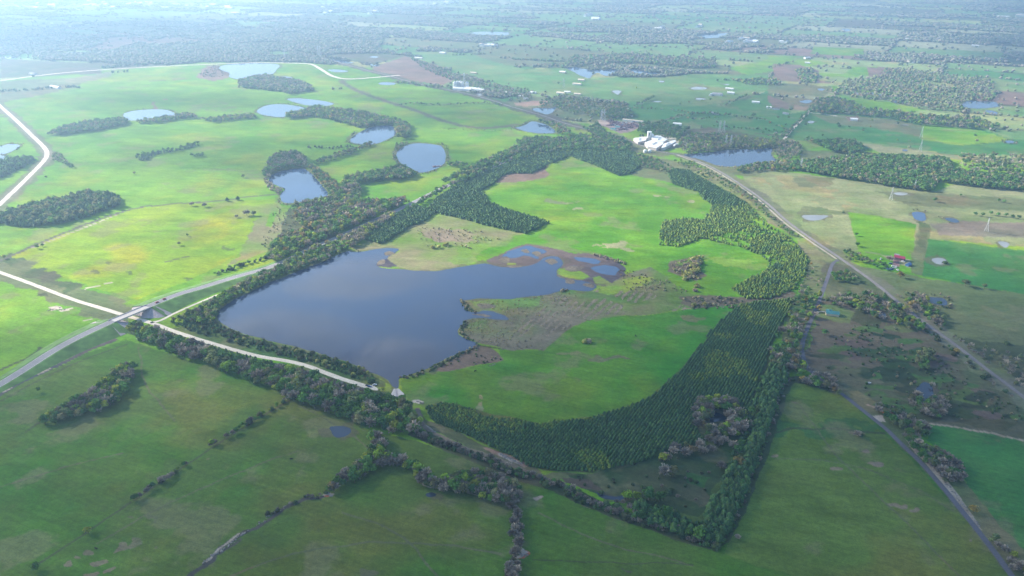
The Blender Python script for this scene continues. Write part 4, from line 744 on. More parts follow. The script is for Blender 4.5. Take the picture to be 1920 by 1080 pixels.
forest("1483,302 1545,300 1600,290 1652,292 1715,292 1777,298 1792,320 1762,332 1752,356 1690,350 1615,337 1552,327 1502,318 1482,312", DARKW, 5.6, 10, WR); forest("1760,330 1790,318 1840,326 1925,331 1990,338 1990,366 1920,356 1840,349 1765,338", DARKW, 5.6, 9.5, WR); forest("1800,290 1860,288 1925,290 1990,295 1990,335 1880,325 1830,322 1800,312", {'green': .3, 'olive': .35, 'bare': .35}, 9, 10, WR, thin=.35)
forest("1520,265 1560,262 1612,266 1622,280 1600,288 1555,280", {'green': .7, 'olive': .3}, 8, 12, "the wood behind the small farmhouse"); forest("1535,270 1500,262 1530,264", MIXW, 9, 8, "the wood behind the small farmhouse")
for px_, py_ in ((1828, 404), (1842, 406), (1857, 403), (1871, 405), (1886, 406), (1898, 409), (1910, 410)): ISO.setdefault('row', []).append((px_, py_))
WX = "the woods beyond the deep green far field"
forest("1522,203 1532,186 1560,183 1592,188 1620,203 1665,208 1740,216 1840,222 1880,238 1840,240 1727,232 1665,220 1590,212 1530,211", MIXW, 9, 11, WX, thin=.1); forest("1565,172 1580,150 1640,146 1660,128 1710,128 1755,140 1860,150 1872,180 1870,188 1830,188 1800,190 1812,210 1740,206 1690,194 1652,189 1600,180", {'bare': .4, 'olive': .45, 'green': .15}, 10, 9, WX, thin=.3, gap=.3)
forest("1492,130 1520,128 1535,142 1530,155 1500,152", MIXW, 10, 10, WX); forest("1380,150 1420,145 1460,148 1468,158 1400,157", MIXW, 10, 9, "the wood between the far right fields", thin=.25)
forest("985,122 1060,120 1075,105 1190,100 1240,105 1340,112 1345,125 1300,126 1230,120 1200,116 1130,118 1060,125", GREYW, 11, 12, "the grey wood above the ragged-edged lake", thin=.1)
forest("770,108 800,118 860,140 930,158 990,168 1000,185 950,180 880,160 820,140 790,125", GREYW, 10, 8, "the grey belt down to the railway works", thin=.2)
hedge("1472,257 1500,228 1527,199", 12, DARKW, 7, 7, "the hedge along the straight farm lane"); hedge("1440,258 1475,262 1480,250 1440,230", 8, MIXW, 8, 8, "the hedge along the straight farm lane", .3)
for s, w_ in (("1190,200 1225,185", 10), ("1190,205 1240,207 1290,212", 8), ("1225,235 1270,222 1310,214 1350,216 1440,228", 14), ("1200,258 1270,262 1330,262 1440,280", 10), ("1300,215 1290,228 1345,222", 8), ("1340,238 1360,242 1420,244 1480,252", 8), ("1355,200 1380,190 1400,180", 8), ("1345,152 1380,150 1440,158", 8), ("960,112 1060,116", 20), ("1300,128 1345,123", 10), ("850,104 910,102", 10), ("1440,128 1490,116", 8), ("1550,172 1600,178 1650,186", 10), ("720,158 760,155 800,162 850,170", 14), ("500,166 530,170", 8), ("190,128 250,123 300,120 440,112", 20), ("212,137 248,135", 8), ("0,172 60,170 110,164 150,165", 12), ("625,168 640,168", 10)):
    hedge(s, w_, {'green': .5, 'olive': .3, 'bare': .2}, 8, 8, "the field hedges in the far middle distance", .12)
for i in range(60):   # scattered far farm trees
    a_, b_ = 1180 + 700 * rng.random(), 150 + 120 * rng.random(); q = G(a_, b_); add(np.array([q[0]]), np.array([q[1]]), MIXW, 8, "the scattered far farm trees")
# shrubs of the shore and the reed beds
for s, w_, mx, sp_, h_ in (("868,603 860,625 875,636 895,645 885,655 865,663 840,676 812,690 780,703 752,710", 7, {'shrub': .7, 'dry': .3}, 2.6, 2.6), ("863,563 872,575 880,585 900,588", 9, {'shrub': .6, 'dry': .4}, 3, 2.6), ("1040,546 1060,544 1080,542 1095,541", 6, {'dry': 1}, 2.8, 3), ("1045,526 1060,525 1085,532", 6, {'dry': 1}, 3, 3), ("1113,477 1140,486 1165,492 1175,495", 9, {'dry': .9, 'gold': .1}, 3.2, 3), ("1285,525 1300,508 1308,488 1310,482", 13, {'gold': .7, 'dry': .3}, 4, 5), ("1265,508 1290,515 1310,523", 7, {'gold': .7, 'dry': .3}, 3.6, 4), ("895,450 905,448 925,450 935,448", 10, {'gold': 1}, 5, 6), ("815,466 830,462 840,460", 6, {'gold': 1}, 4.5, 5), ("870,462 885,465", 8, {'gold': .6, 'dry': .4}, 5, 3.5), ("640,672 660,680 690,697", 4, {'gold': .7, 'dry': .3}, 2.6, 3.5), ("665,470 690,478 700,470", 8, {'shrub': 1}, 5, 2)):
    hedge(s, w_, mx, sp_, h_, "the bushes on the lake shore and its peninsulas", .15)
for s, m_, lab in PONDS:
    P = GP(pp(s)); c0 = P.mean(0)
    if np.hypot(*c0) < 2300 and m_ != 'silt' and np.abs(P - c0).mean() > 7:
        Q = dense(c0 + (P - c0) * (1 + 4.5 / np.abs(P - c0).mean()), 3.0, True); Q = Q + rng.normal(size=Q.shape) * 1.6; Q = Q[(rng.random(len(Q)) < .62) & (fbm(Q[:, 0], Q[:, 1], 45, 13, 2) > .42)]; Q = Q[dry_ok(Q[:, 0], Q[:, 1])]
        add(Q[:, 0], Q[:, 1], {'shrub': .5, 'dry': .35, 'bare': .15}, 2.6, "the rims of the ponds")
for s, mx, sp_, h_, th in (("870,600 955,602 1020,656 930,650 895,642 860,625", {'dry': .8, 'gold': .2}, 5, 1.5, .75), ("877,563 1040,549 1100,548 1000,600 930,585", {'dry': .6, 'gold': .4}, 5, 1.5, .75), ("1275,557 1330,555 1400,558 1380,578 1290,577", {'dry': .3, 'shrub': .5, 'bare': .2}, 4.5, 2.8, .4), ("815,690 860,668 895,648 940,672 900,683", {'shrub': .6, 'dry': .3, 'gold': .1}, 5, 2, .5), ("780,425 900,430 920,445 880,465 790,460", {'dry': .5, 'gold': .3, 'shrub': .2}, 7, 2.4, .55), ("1150,500 1240,520 1300,550 1180,545", {'shrub': .4, 'dry': .6}, 5, 1.8, .5), ("1255,495 1300,482 1320,490 1300,505 1265,510", {'dry': .7, 'bare': .3}, 4, 2.5, .4), ("520,382 560,405 560,420 510,450 480,480 500,430", {'shrub': .4, 'dry': .6}, 6, 2.5, .6)):
    forest(s, mx, sp_, h_, "the brush on the lake shore and its peninsulas", thin=th)
# ------------------------------------------------------------------ patchwork woods of the far distance
NOT = [P for P, pr, wb in COVER if pr is not FLOOR and np.hypot(*P.mean(0)) > 1700]
fx, fy, fh, fc = [], [], [], []
yy = 1650.0
while yy < 7600:
    sp = max(9.0, yy / 270); xs = np.arange(-.74 * yy - 250, .74 * yy + 250, sp); n = len(xs)
    fx.append(xs + (rng.random(n) - .5) * sp); fy.append(yy + (rng.random(n) - .5) * sp); fh.append(np.full(n, sp)); yy += sp * .9
fx, fy, fs = np.concatenate(fx), np.concatenate(fy), np.concatenate(fh)
k_, e_ = cell(fx, fy); inP = inpoly(fx, fy, PATCH)
ok = inP & (woodmask(fx, fy) | ((e_ < fs * .5) & (rng.random(len(fx)) < .42)) | (rng.random(len(fx)) < .02))
fx, fy, fs = fx[ok], fy[ok], fs[ok]; ok = dry_ok(fx, fy)
for P in NOT: ok &= ~inpoly(fx, fy, P)
for L_ in (RL, "-100,160 0,152 60,143 130,135 250,127 380,121 480,117 575,119 610,135 667,148 750,141"):
    a, b = rib(GP(pp(L_)), 30); ok &= ~inpoly(fx, fy, np.vstack([a, b[::-1]]))
fx, fy, fs = fx[ok], fy[ok], fs[ok]
# ------------------------------------------------------------------ build them
def build_soup(name, items, fam, mat, label, lodf):
    """items: x, y, height, width factor, colour(3) -> one mesh"""
    T, C = [], []; it = np.array(items); lod = lodf(it)
    var = rng.integers(0, NV, len(it))
    for l in range(3):
        for v in range(NV):
            s = it[(lod == l) & (var == v)]
            if not len(s): continue
            t, c = PROTO[fam][l][v]; a = rng.random(len(s)) * 6.283; ca, sa = np.cos(a), np.sin(a); h = s[:, 2]; w_ = h * s[:, 3]
            X = t[None, :, :, 0] * ca[:, None, None] - t[None, :, :, 1] * sa[:, None, None]; Y = t[None, :, :, 0] * sa[:, None, None] + t[None, :, :, 1] * ca[:, None, None]
            Q = np.stack([X * w_[:, None, None] + s[:, 0][:, None, None], Y * w_[:, None, None] + s[:, 1][:, None, None], np.broadcast_to(t[None, :, :, 2], X.shape) * h[:, None, None]], -1)
            T.append(Q.reshape(-1, 3, 3)); C.append((c[None] * s[:, None, 4:7]).reshape(-1, 3))
    T = np.concatenate(T); C = np.concatenate(C); o = mesh_obj(name, soup(name, T, C), mat); tag(o, label, None, None, 'stuff'); print(name, len(it), len(T)); return o
MATF = {'pine': M['pine'], 'broad': M['leaf'], 'bare': M['twig'], 'shrub': M['leaf']}
def trunk_mesh(name, spread):
    V, Fc = [], []
    def limb(p, q, r0, r1, n=6):
        p, q = np.array(p), np.array(q); d = q - p; d = d / np.linalg.norm(d); s = np.cross(d, (.3, .9, .1)); s /= np.linalg.norm(s); t = np.cross(d, s); k = len(V)
        for c, r in ((p, r0), (q, r1)): V.extend([tuple(c + (s * math.cos(6.283 * i / n) + t * math.sin(6.283 * i / n)) * r) for i in range(n)])
        Fc.extend([(k + i, k + (i + 1) % n, k + n + (i + 1) % n, k + n + i) for i in range(n)]); Fc.append(tuple(k + n + i for i in range(n)))
    if spread:
        limb((0, 0, 0), (0, 0, .42), .035, .022)
        for i in range(5):
            a = i * 1.26; limb((0, 0, .3 + .03 * i), (.2 * math.cos(a), .2 * math.sin(a), .6 + .05 * i), .016, .006, 5)
    else: limb((0, 0, 0), (.01, 0, .9), .025, .006)
    me = bpy.data.meshes.new(name); me.from_pydata(V, [], Fc); me.materials.append(M['bark']); return me
TRUNK = {'pine': trunk_mesh("trunk", False), 'broad': trunk_mesh("trunk", True), 'bare': trunk_mesh("trunk", True), 'shrub': None}
CROWN = {}
def crown_mesh(kind, v, c):
    key = (kind, v, c)
    if key not in CROWN:
        fam = LOOK[kind][0]; t, cc = PROTO[fam][0][v]; me = soup("crown_" + kind, t, cc * np.array(LOOK[kind][1][c // 2])[None] * (.8 if c % 2 else 1.2)); me.materials.append(MATF[fam]); CROWN[key] = me
    return CROWN[key]
PNAME = {'pine': 'crown', 'broad': 'crown', 'bare': 'branches'}
def tree(x, y, h, kind, label, group=None, wf=1.0):
    fam, cols, words, sp = LOOK[kind]; v = int(rng.integers(NV)); c = int(rng.integers(2 * len(cols))); me = crown_mesh(kind, v, c); ws = h * sp * wf
    if fam == 'shrub':
        o = mesh_obj('bush', me, None); o.location = (x, y, 0); o.scale = (ws, ws, h); o.rotation_euler[2] = rng.random() * 6.28; return tag(o, label, 'bush', group)
    r = empty(NAME[fam], (x, y, 0), rng.random() * 6.28); r.scale = (ws, ws, h); tag(r, label, CAT[fam], group)
    t = bpy.data.objects.new('trunk', TRUNK[fam]); link(t); t.parent = r; o = bpy.data.objects.new(PNAME[fam], me); link(o); o.parent = r; return r
SOLO = [  # px, py of the foot, kind, height, label
 (165, 1000, 'lime', 6.5, "rounded bright green tree standing alone on the fence line at lower left"), (68, 1068, 'green', 6.5, "dark rounded tree in the lower left corner of the near pasture"), (73, 735, 'green', 5, None),
 (336, 460, 'olive', 6, "small pale tree in the bright left field with a long shadow"), (352, 443, 'green', 4.5, "slim small tree just above the pale one in the bright field"), (70, 466, 'lime', 7, "yellow green tree at the bend of the field gully"), (80, 462, 'green', 5, "dark little tree touching the yellow green one at the gully bend"), (8, 485, 'lime', 6, "yellowish tree over the gully at the left edge"),
 (360, 386, 'bare', 7, "first pale bare tree on the thin hedge line of the left field"), (384, 388, 'bare', 7.5, "second pale bare tree on the thin hedge line of the left field"), (426, 377, 'pine', 9, "dark evergreen, left one of the pair on the thin hedge line"), (446, 375, 'pine', 9.5, "dark evergreen, right one of the pair on the thin hedge line"), (463, 404, 'bare', 10, "tall pale tree in the trio beside the farm track"), (476, 404, 'olive', 9, "olive tree in the trio beside the farm track"), (444, 408, 'bare', 5, "smallest tree of the trio beside the farm track"),
 (252, 327, 'olive', 6, "lone pale tree in the upper left field"), (456, 333, 'olive', 7, "lone tree left of the boot-shaped pond"), (86, 332, 'shrub', 3, "small dark bush alone near the left gravel road"), (818, 357, 'green', 7, "small tree beside the far highway bend"),
 (1098, 642, 'gold', 6, "twin topped yellowish bush, left half, alone in the shaded green field"), (1104, 642, 'dry', 5.5, "twin topped straw bush, right half, alone in the shaded green field"), (1307, 538, 'gold', 6, "rounded yellowish bush alone in the green notch of the field"), (1303, 546, 'dry', 5, "brown bush just below the rounded yellowish one"),
 (1301, 573, 'gold', 5, "yellow bush, left one of two in the brown marsh strip"), (1321, 572, 'gold', 5, "yellow bush, right one of two in the brown marsh strip"),
 (713, 860, 'lime', 9, "brilliant yellow green tree at the top bend of the creek wood"), (687, 862, 'lime', 8, "yellow green tree on the left shoulder of the creek wood"), (784, 887, 'lime', 10, "brilliant green tree standing tall in the creek wood, right arm"), (623, 920, 'amber', 8.5, "amber green tree at the lower left end of the creek wood"), (638, 903, 'amber', 7, "smaller amber tree behind the lower left end of the creek wood"),
 (792, 900, 'amber', 6, "small rusty tree below the tall brilliant green one"), (905, 935, 'lime', 7, "bright green tree at the lower edge of the creek wood, right side"), (965, 938, 'green', 7, "green tree at the creek wood's right end"),
 (757, 797, 'amber', 7, "round amber tree at the front of the long wood"), (718, 734, 'lime', 5.5, "small yellow tree between the gravel turning place and the spillway"), (656, 733, 'lime', 6, "yellow tree at the upper edge of the long wood"), (742, 790, 'green', 8, None), (700, 828, 'lime', 7, None), (765, 770, 'lime', 7, None), (728, 752, 'lime', 6, None),
 (1175, 938, 'lime', 9, "wide yellow tree, left one of two in the corner clearing"), (1193, 938, 'lime', 8, "yellow tree touching the wide yellow one in the corner clearing"), (1216, 938, 'green', 11, "big bright green tree in the middle of the corner clearing"), (1237, 940, 'green', 10, "green tree at the right shoulder of the big bright green one"), (1244, 865, 'lime', 9, "round yellow green tree at the top left of the corner clearing"), (1298, 850, 'amber', 9, "amber tree at the top of the corner clearing"),
 (1284, 855, 'bare', 9, "rounded bare tree left of the amber tree"), (1384, 875, 'amber', 11, "big golden budding tree in the tall strip"), (1352, 878, 'bare', 7, "pale pinkish bare tree alone in the corner clearing"), (1246, 892, 'bare', 10, "tall bare tree in the middle of the corner clearing"), (1262, 890, 'olive', 9, "pale leafing tree right of the tall bare one"), (1318, 805, 'amber', 9, "amber tree at the left of the plantation's dark pond"), (1352, 815, 'green', 10, "rounded green tree below the plantation's dark pond"), (1344, 752, 'lime', 8, "bright green tree at the top of the pond grove"),
 (1383, 1010, 'bare', 4, "wispy bare sapling on the right pasture edge"), (1345, 1026, 'olive', 4, "small tree on the very corner of the plantation"),
 (1252, 925, 'shrub', 4, None), (1607, 818, 'bare', 6, "bare rounded tree on the right pasture by the country road"), (1614, 817, 'shrub', 3.5, "low bush at the foot of the bare rounded tree"),
 (1772, 905, 'olive', 5, "small pale olive tree at the lower end of the roadside thicket"), (1824, 962, 'amber', 8, "lone amber tree beside the country road"), (1688, 521, 'amber', 10, "rounded amber tree below the junk yard"), (1810, 537, 'olive', 11, "big rounded olive tree on the field boundary at right"), (1845, 541, 'olive', 7, "smaller olive tree right of the big rounded one"), (1760, 574, 'green', 7, "bush-like tree at the near corner of the bright blue pond"), (1757, 588, 'amber', 7, "pale amber tree below the bright blue pond"), (1759, 608, 'bare', 8, "whitish bare tree between pond and railway"),
 (1546, 628, 'green', 8, "rounded green tree below the driveway"), (1517, 596, 'lime', 8, "bright yellow green tree beside the country road"), (1484, 635, 'lime', 6, "bright green roadside tree at the foot of the slope"), (1535, 560, 'lime', 9, None), (1485, 665, 'amber', 8, "rusty rounded tree beside the country road"), (1792, 663, 'amber', 7, "amber tree hard against the railway"), (1887, 645, 'shrub', 5, "dark bush alone in the right field"), (1610, 634, 'shrub', 3.5, None), (1700, 615, 'olive', 9, "round olive tree at the top of the scrubland"), (1676, 600, 'olive', 9, "olive tree beside the hidden water"),
 (1752, 378, 'green', 8, "lone green tree on the right tan field with a long shadow"), (1801, 368, 'green', 5, "small lone tree below the big dark wood, right"), (1780, 418, 'shrub', 3, None), (1872, 378, 'green', 6, "left tree of the small clump in the right tan field"), (1882, 380, 'green', 6, "right tree of the small clump in the right tan field"), (1605, 442, 'green', 6, "upper tree on the left edge of the bright rectangular field"), (1607, 462, 'green', 7, "lower tree on the left edge of the bright rectangular field"), (1581, 399, 'shrub', 3, "low bush at the top corner of the bright rectangular field"),
 (1772, 494, 'shrub', 5, "dark bush at the right end of the murky pond"), (1860, 303, 'green', 12, "tall dark tree standing apart above the big dark wood"), (1534, 300, 'bare', 8, "bare tree in the small farm's yard"), (1573, 238, 'pine', 10, "dark pointed tree in the far green field"), (1592, 240, 'green', 6, "small tree right of the dark pointed one in the far field"), (1680, 235, 'bare', 7, None), (1683, 234, 'green', 7, None), (1510, 234, 'shrub', 5, "dark bush beside the straight farm lane"), (1412, 220, 'green', 13, "massive dark tree beside the far barns"), (1030, 188, 'pine', 15, "massive dark tree among the far homesteads"), (1047, 158, 'green', 8, "lone dark tree in the far green field"),
 (1668, 490, 'bare', 9, "grey tree behind the red barn"), (1378, 222, 'green', 9, None),
]
counts = {}
SEC = {WIN: ('x', (330, 450, 560, 680), ("the bridge end", "the upper stretch", "the middle", "the lower stretch", "the broad spillway end")),
       CR: ('x', (690, 760, 850, 930), ("the left arm", "the top bend", "the hollow", "the right arm", "the far right end")),
       "the tall dark strip at the plantation's right edge": ('y', (760, 820, 870, 910, 950, 985), ("the top", "the upper part", "the part beside the pond grove", "the part below the golden tree", "the middle", "the lower part", "the lowest tip")),
       "the hedge below the plantation": ('x', (850, 960, 1080, 1200, 1290), ("the left end", "the track side", "the middle", "the stretch by the dark pool", "the stretch above the orange soil", "the corner end"))}
HM_ = {}
for t_ in TR: HM_.setdefault(t_[5], []).append(t_[2] / (.45 if LOOK[t_[4]][0] == 'shrub' else 1))
HMEAN = {k_2: float(np.mean(v_2)) for k_2, v_2 in HM_.items()}
used = {k: 0 for k in CAT}
for px_, py_, k, h, lab in SOLO:
    q = G(px_, py_); lab = lab or None; d = math.sqrt(q[0] ** 2 + q[1] ** 2 + CAMH ** 2)
    if lab is None: TR.append((q[0], q[1], h * 1.15, 1.0, k, 0 if not PLACES else PLACES.index("the scattered far farm trees") if py_ < 400 else PLACES.index(WIN if px_ < 900 else "the mixed trees along the country road"))); continue
    tree(q[0], q[1], h, k, lab, None, 1.15); used[LOOK[k][0]] += 1
for i, (px_, py_) in enumerate(ISO['row']):
    q = G(px_, py_); tree(q[0], q[1], 7, 'green', "dark green tree in the straight spaced row on the right tan field", "row of trees on the right tan field", 1.1); used['broad'] += 1
xs = np.array([t[0] for t in TR]); ys = np.array([t[1] for t in TR]); hs = np.array([t[2] for t in TR]); fam = np.array([LOOK[t[4]][0] for t in TR])
pxx, pyy, dd = proj(xs, ys); size = hs / dd; vis = (pxx > 2) & (pxx < 1918) & (pyy > 2) & (pyy < 1084)
solo = np.zeros(len(TR), bool)
for f in CAT:
    s = np.nonzero((fam == f) & vis)[0]; s = s[np.argsort(-size[s])][:max(0, 296 - used[f])]; solo[s] = True
for i in np.nonzero(solo)[0]:
    x, y, h, wf, k, pl = TR[i]; fam_, cols, words, sp = LOOK[k]; P_ = PLACES[pl]
    sec = ""
    if P_ in SEC:
        ax, cuts, names = SEC[P_]; v_ = pxx[i] if ax == 'x' else pyy[i]; sec = names[sum(v_ > c_ for c_ in cuts)] + " of "
    hq = h / (HMEAN[pl] * (.45 if fam_ == 'shrub' and HMEAN[pl] > 5 else 1)); sz = "tall " if hq > 1.14 else "small " if hq < .86 else ""
    lab = f"{sz}{words} {'at ' if sec else 'in '}{sec}{P_}"
    if len(lab.split()) > 16: lab = f"{words} {'at ' if sec else 'in '}{sec}{P_}"
    if len(lab.split()) > 16: lab = " ".join(words.split()[-2:]) + f" {'at ' if sec else 'in '}{sec}{P_}"
    if len(lab.split()) > 16: lab = f"{words} in {P_}"
    tree(x, y, h, k, lab, (words + 's').replace('bushs', 'bushes') + f" in {P_}", wf)
    counts[P_] = counts.get(P_, 0) + 1
print("individual trees", int(solo.sum()), used)
def items(f, far=False):
    out = []
    for i in np.nonzero((fam == f) & ~solo)[0]:
        x, y, h, wf, k, pl = TR[i]; c = LOOK[k][1][int(rng.integers(len(LOOK[k][1])))]; g_ = .72 + .56 * rng.random(); out.append((x, y, h, LOOK[k][3] * wf, c[0] * g_, c[1] * g_, c[2] * g_))
    return out
def lodf(near, mid):
    def f(it):
        d = np.sqrt(it[:, 0] ** 2 + it[:, 1] ** 2 + CAMH ** 2); return np.where(d < near, 0, np.where(d < mid, 1, 2))
    return f
build_soup("pine_woods", items('pine'), 'pine', M['pine'], "dark plantation pines in close rows round the green fields", lodf(640, 1250))
build_soup("leafy_woods", items('broad'), 'broad', M['leaf'], "mixed green woods and hedges between the fields", lodf(880, 2500))
build_soup("bare_woods", items('bare'), 'bare', M['twig'], "bare grey brown trees scattered through the woods", lodf(800, 1500))
build_soup("brushwood", items('shrub'), 'shrub', M['leaf'], "low bushes and brush on the shores, hedges and scrubland", lodf(560, 1100))
fcol = np.array([(.15, .18, .10), (.17, .20, .10), (.24, .21, .16), (.27, .235, .185), (.14, .17, .10)])[rng.integers(0, 5, len(fx))]
build_soup("far_woods", np.column_stack([fx, fy, np.minimum(fs * .8, 9) * (.7 + .6 * rng.random(len(fx))), np.maximum(1.15, fs * 1.1 / np.minimum(fs * .8, 9)), fcol * 1.2 * (.8 + .4 * rng.random((len(fx), 1)))]), 'broad', M['leaf'], "hazy woods and hedgerows reaching to the horizon", lambda it: np.full(len(it), 2))
# ================================================================== built things
class MB:
    def __init__(s): s.V = []; s.F = []
    def box(s, c, d, rz=0, top=1.0):
        x, y, z = [q / 2 for q in d]; k = len(s.V); ca, sa = math.cos(rz), math.sin(rz)
        for sz in (-1, 1):
            for sx, sy in ((-1, -1), (1, -1), (1, 1), (-1, 1)):
                f = top if sz > 0 else 1; X, Y = sx * x * f, sy * y * f; s.V.append((c[0] + X * ca - Y * sa, c[1] + X * sa + Y * ca, c[2] + sz * z))
        s.F += [tuple(k + i for i in f) for f in ((3, 2, 1, 0), (4, 5, 6, 7), (0, 1, 5, 4), (1, 2, 6, 5), (2, 3, 7, 6), (3, 0, 4, 7))]; return s
    def tube(s, p, q, r0, r1=None, n=6, cap=True):
        r1 = r0 if r1 is None else r1; p, q = np.array(p, float), np.array(q, float); d = (q - p) / np.linalg.norm(q - p)
        a = np.cross(d, (.31, .9, .2)); a /= np.linalg.norm(a); b = np.cross(d, a); k = len(s.V)
        for c, r in ((p, r0), (q, r1)): s.V += [tuple(c + (a * math.cos(6.2832 * i / n) + b * math.sin(6.2832 * i / n)) * r) for i in range(n)]
        s.F += [(k + i, k + (i + 1) % n, k + n + (i + 1) % n, k + n + i) for i in range(n)]
        if cap: s.F += [tuple(k + n + i for i in range(n)), tuple(k + n - 1 - i for i in range(n))]
        return s
    def poly(s, pts): k = len(s.V); s.V += [tuple(p) for p in pts]; s.F.append(tuple(range(k, k + len(pts)))); return s
    def build(s, name, mat, parent=None, smooth=False):
        me = bpy.data.meshes.new(name); me.from_pydata([tuple(map(float, v)) for v in s.V], [], s.F); me.update()
        bm_ = None
        if smooth:
            for p in me.polygons: p.use_smooth = True
        return mesh_obj(name, me, mat, parent)
def copy_tree(o, parent=None):
    c = o.copy(); link(c); c.parent = parent
    for ch in list(o.children): copy_tree(ch, c)
    return c
# -- bridge
tv = (BR - BL)[:2]; BLEN = float(np.linalg.norm(tv)); tv /= BLEN; ang = math.atan2(tv[1], tv[0]); mid = (BL + BR) / 2
br = empty("bridge", (mid[0], mid[1], 0), ang); tag(br, "flat concrete highway bridge over the gravel road", "bridge")
L2 = BLEN / 2
MB().box((0, 0, 6.62), (BLEN + .6, 11.6, .8)).build("deck", M['concrete'], br)
for s_ in (-1, 1):
    MB().box((0, s_ * 5.6, 7.42), (BLEN + 6, .35, .75)).build("parapet", M['concrete'], br)
for x in (-L2 * .36, L2 * .36):
    p = MB(); p.box((x, 0, 5.85), (1.2, 11, .7))
    for y in (-4, 0, 4): p.tube((x, y, 0), (x, y, 5.5), .45, n=8)
    p.build("pier", M['concrete'], br)
for e in (-1, 1):
    p = MB(); X = e * (L2 + .2); inn = e * (L2 - 15)
    p.poly([(X, -8, 6.3), (X, 8, 6.3), (inn, 12, .06), (inn, -12, .06)]); p.poly([(X, 8, 6.3), (X + e * 6, 31, .06), (X - e * 4, 27, .06), (inn, 12, .06)]); p.poly([(X, -8, 6.3), (inn, -12, .06), (X - e * 4, -27, .06), (X + e * 6, -31, .06)])
    p.poly([(X, 8, 6.3), (X + e * 7, 8, 6.6), (X + e * 12, 30, .3), (X + e * 6, 31, .06)]); p.poly([(X, -8, 6.3), (X + e * 6, -31, .06), (X + e * 12, -30, .3), (X + e * 7, -8, 6.6)])
    p.build("slope_paving", M['slope'], br)
# -- spillway
def pxq(s, z): return [(*G(a, b, z), z) for a, b in pp(s)]
c0 = G(745, 738); sw = empty("spillway", (c0[0], c0[1], 0)); tag(sw, "pale concrete spillway, two flared slabs at the lake's lowest tip", "spillway")
def slab(s, zs, name, mat, th=.35):
    q = [(*(G(a, b, z) - c0), z) for (a, b), z in zip(pp(s), zs)]; k = len(q); p = MB(); p.V = q + [(x, y, z - th) for x, y, z in q]
    p.F = [tuple(range(k)), tuple(range(2 * k - 1, k - 1, -1))] + [(i, k + i, k + (i + 1) % k, (i + 1) % k) for i in range(k)]; return p.build(name, mat, sw)
slab("738.3,728.5 741,729 743.2,743.3 732.3,741.2", (.5, .5, 1.1, 1.1), "apron", M['concrete']); slab("744.8,728.5 747.6,728.5 758.5,739 746.6,742.8", (.5, .5, 1.1, 1.1), "apron", M['concrete']); slab("741.1,728.8 744.7,728.5 746.5,743 743.3,743.5", (.3, .3, .7, .7), "chute", M['slope'])
# -- sheds and houses with pitched roofs
def house(px_, py_, w, l, h, rot, wall, roof, label, cat="building", name=None, group=None, full=True, porch=False, name_=None):
    if py_ < 260 and full: w *= .62; l *= .62; h *= .75
    q = G(px_, py_); o = empty(name or cat.replace(' ', '_'), (q[0], q[1], 0), TH + rot); tag(o, label, cat, group); rh = w * .24
    p = MB(); p.box((0, 0, h / 2), (l, w, h))
    for s_ in (-1, 1): p.poly([(s_ * l / 2, -w / 2, h), (s_ * l / 2, w / 2, h), (s_ * l / 2, 0, h + rh)][::s_])
    p.build("wall", M[wall], o); e = .5; p = MB(); X = l / 2 + e
    for s_ in (-1, 1): p.poly([(-X, s_ * (w / 2 + e), h - .12), (X, s_ * (w / 2 + e), h - .12), (X, 0, h + rh + .12), (-X, 0, h + rh + .12)][::-s_])
    p.build("roof", M[roof], o)
    if full:
        MB().box((l * .12, -w / 2 - .03, 1.05), (1.1 if l < 20 else 4, .08, 2.1 if l < 20 else 3.2)).build("door", M['wood'], o)
        for x in (-.35, -.12, .36): MB().box((l * x, -w / 2 - .03, h * .58), (1.3, .08, 1.1)).build("window", M['glass'], o)
    return o
R90 = math.pi / 2
hh = house(1560, 590, 9, 15, 3, .25, 'cream', 'teal', "cream cottage with blue green hipped metal roof on its lawn in the scrubland", "house", "cottage")
MB().box((3.2, -5.4, 1.45), (7, 5, 2.9)).build("wing", M['cream'], hh); p = MB(); [p.poly(f) for f in ([(-.6, -8.2, 2.9), (7, -8.2, 2.9), (3.2, -5.2, 4.4)], [(7, -8.2, 2.9), (7, -2.4, 2.9), (3.2, -3.6, 4.4), (3.2, -5.2, 4.4)], [(-.6, -2.4, 2.9), (-.6, -8.2, 2.9), (3.2, -5.2, 4.4), (3.2, -3.6, 4.4)])]; p.build("wing_roof", M['teal'], hh)
house(1565, 301, 11, 24, 4, .05, 'wall', 'brownroof', "long white farmhouse with dark roof behind the big dark wood", "house", "farmhouse"); house(1584, 303, 14, 22, 5, .3, 'white', 'cream', "tan roofed barn right of the long white farmhouse", "barn"); house(1574, 299.5, 5, 6, 2.5, 0, 'wall', 'white', "tiny shed between farmhouse and tan roofed barn", "shed")
house(1686, 487, 9, 14, 4.2, -.1, 'rust', 'red', "dark red roofed barn in the junk yard among the right fields", "barn"); house(1681, 481, 5, 6, 3, -.1, 'cream', 'greyroof', "small pale lean-to behind the dark red roofed barn", "shed")
house(1487, 594, 3, 4, 2.4, 0, 'wall', 'white', "tiny white shed on the slope beside the plantation", "shed", full=False); house(1703, 498, 5, 8, 2.6, 1.1, 'carblue', 'carblue', "small blue shed right of the junk yard", "shed", full=False)
house(1601, 226, 16, 28, 6, .1, 'wall', 'white', "white barn alone at the edge of the far reddish yard", "barn"); house(1341, 214, 14, 30, 5, .1, 'wall', 'greyroof', "blue grey roofed house among the far hedges", "house"); house(1270, 235, 16, 34, 6, 0, 'wall', 'white', "white shed between the dark hedges above the factory lake", "shed"); house(1177, 207, 12, 26, 5, 0, 'wall', 'white', "white house at the edge of the wood above the scrap yard", "house")
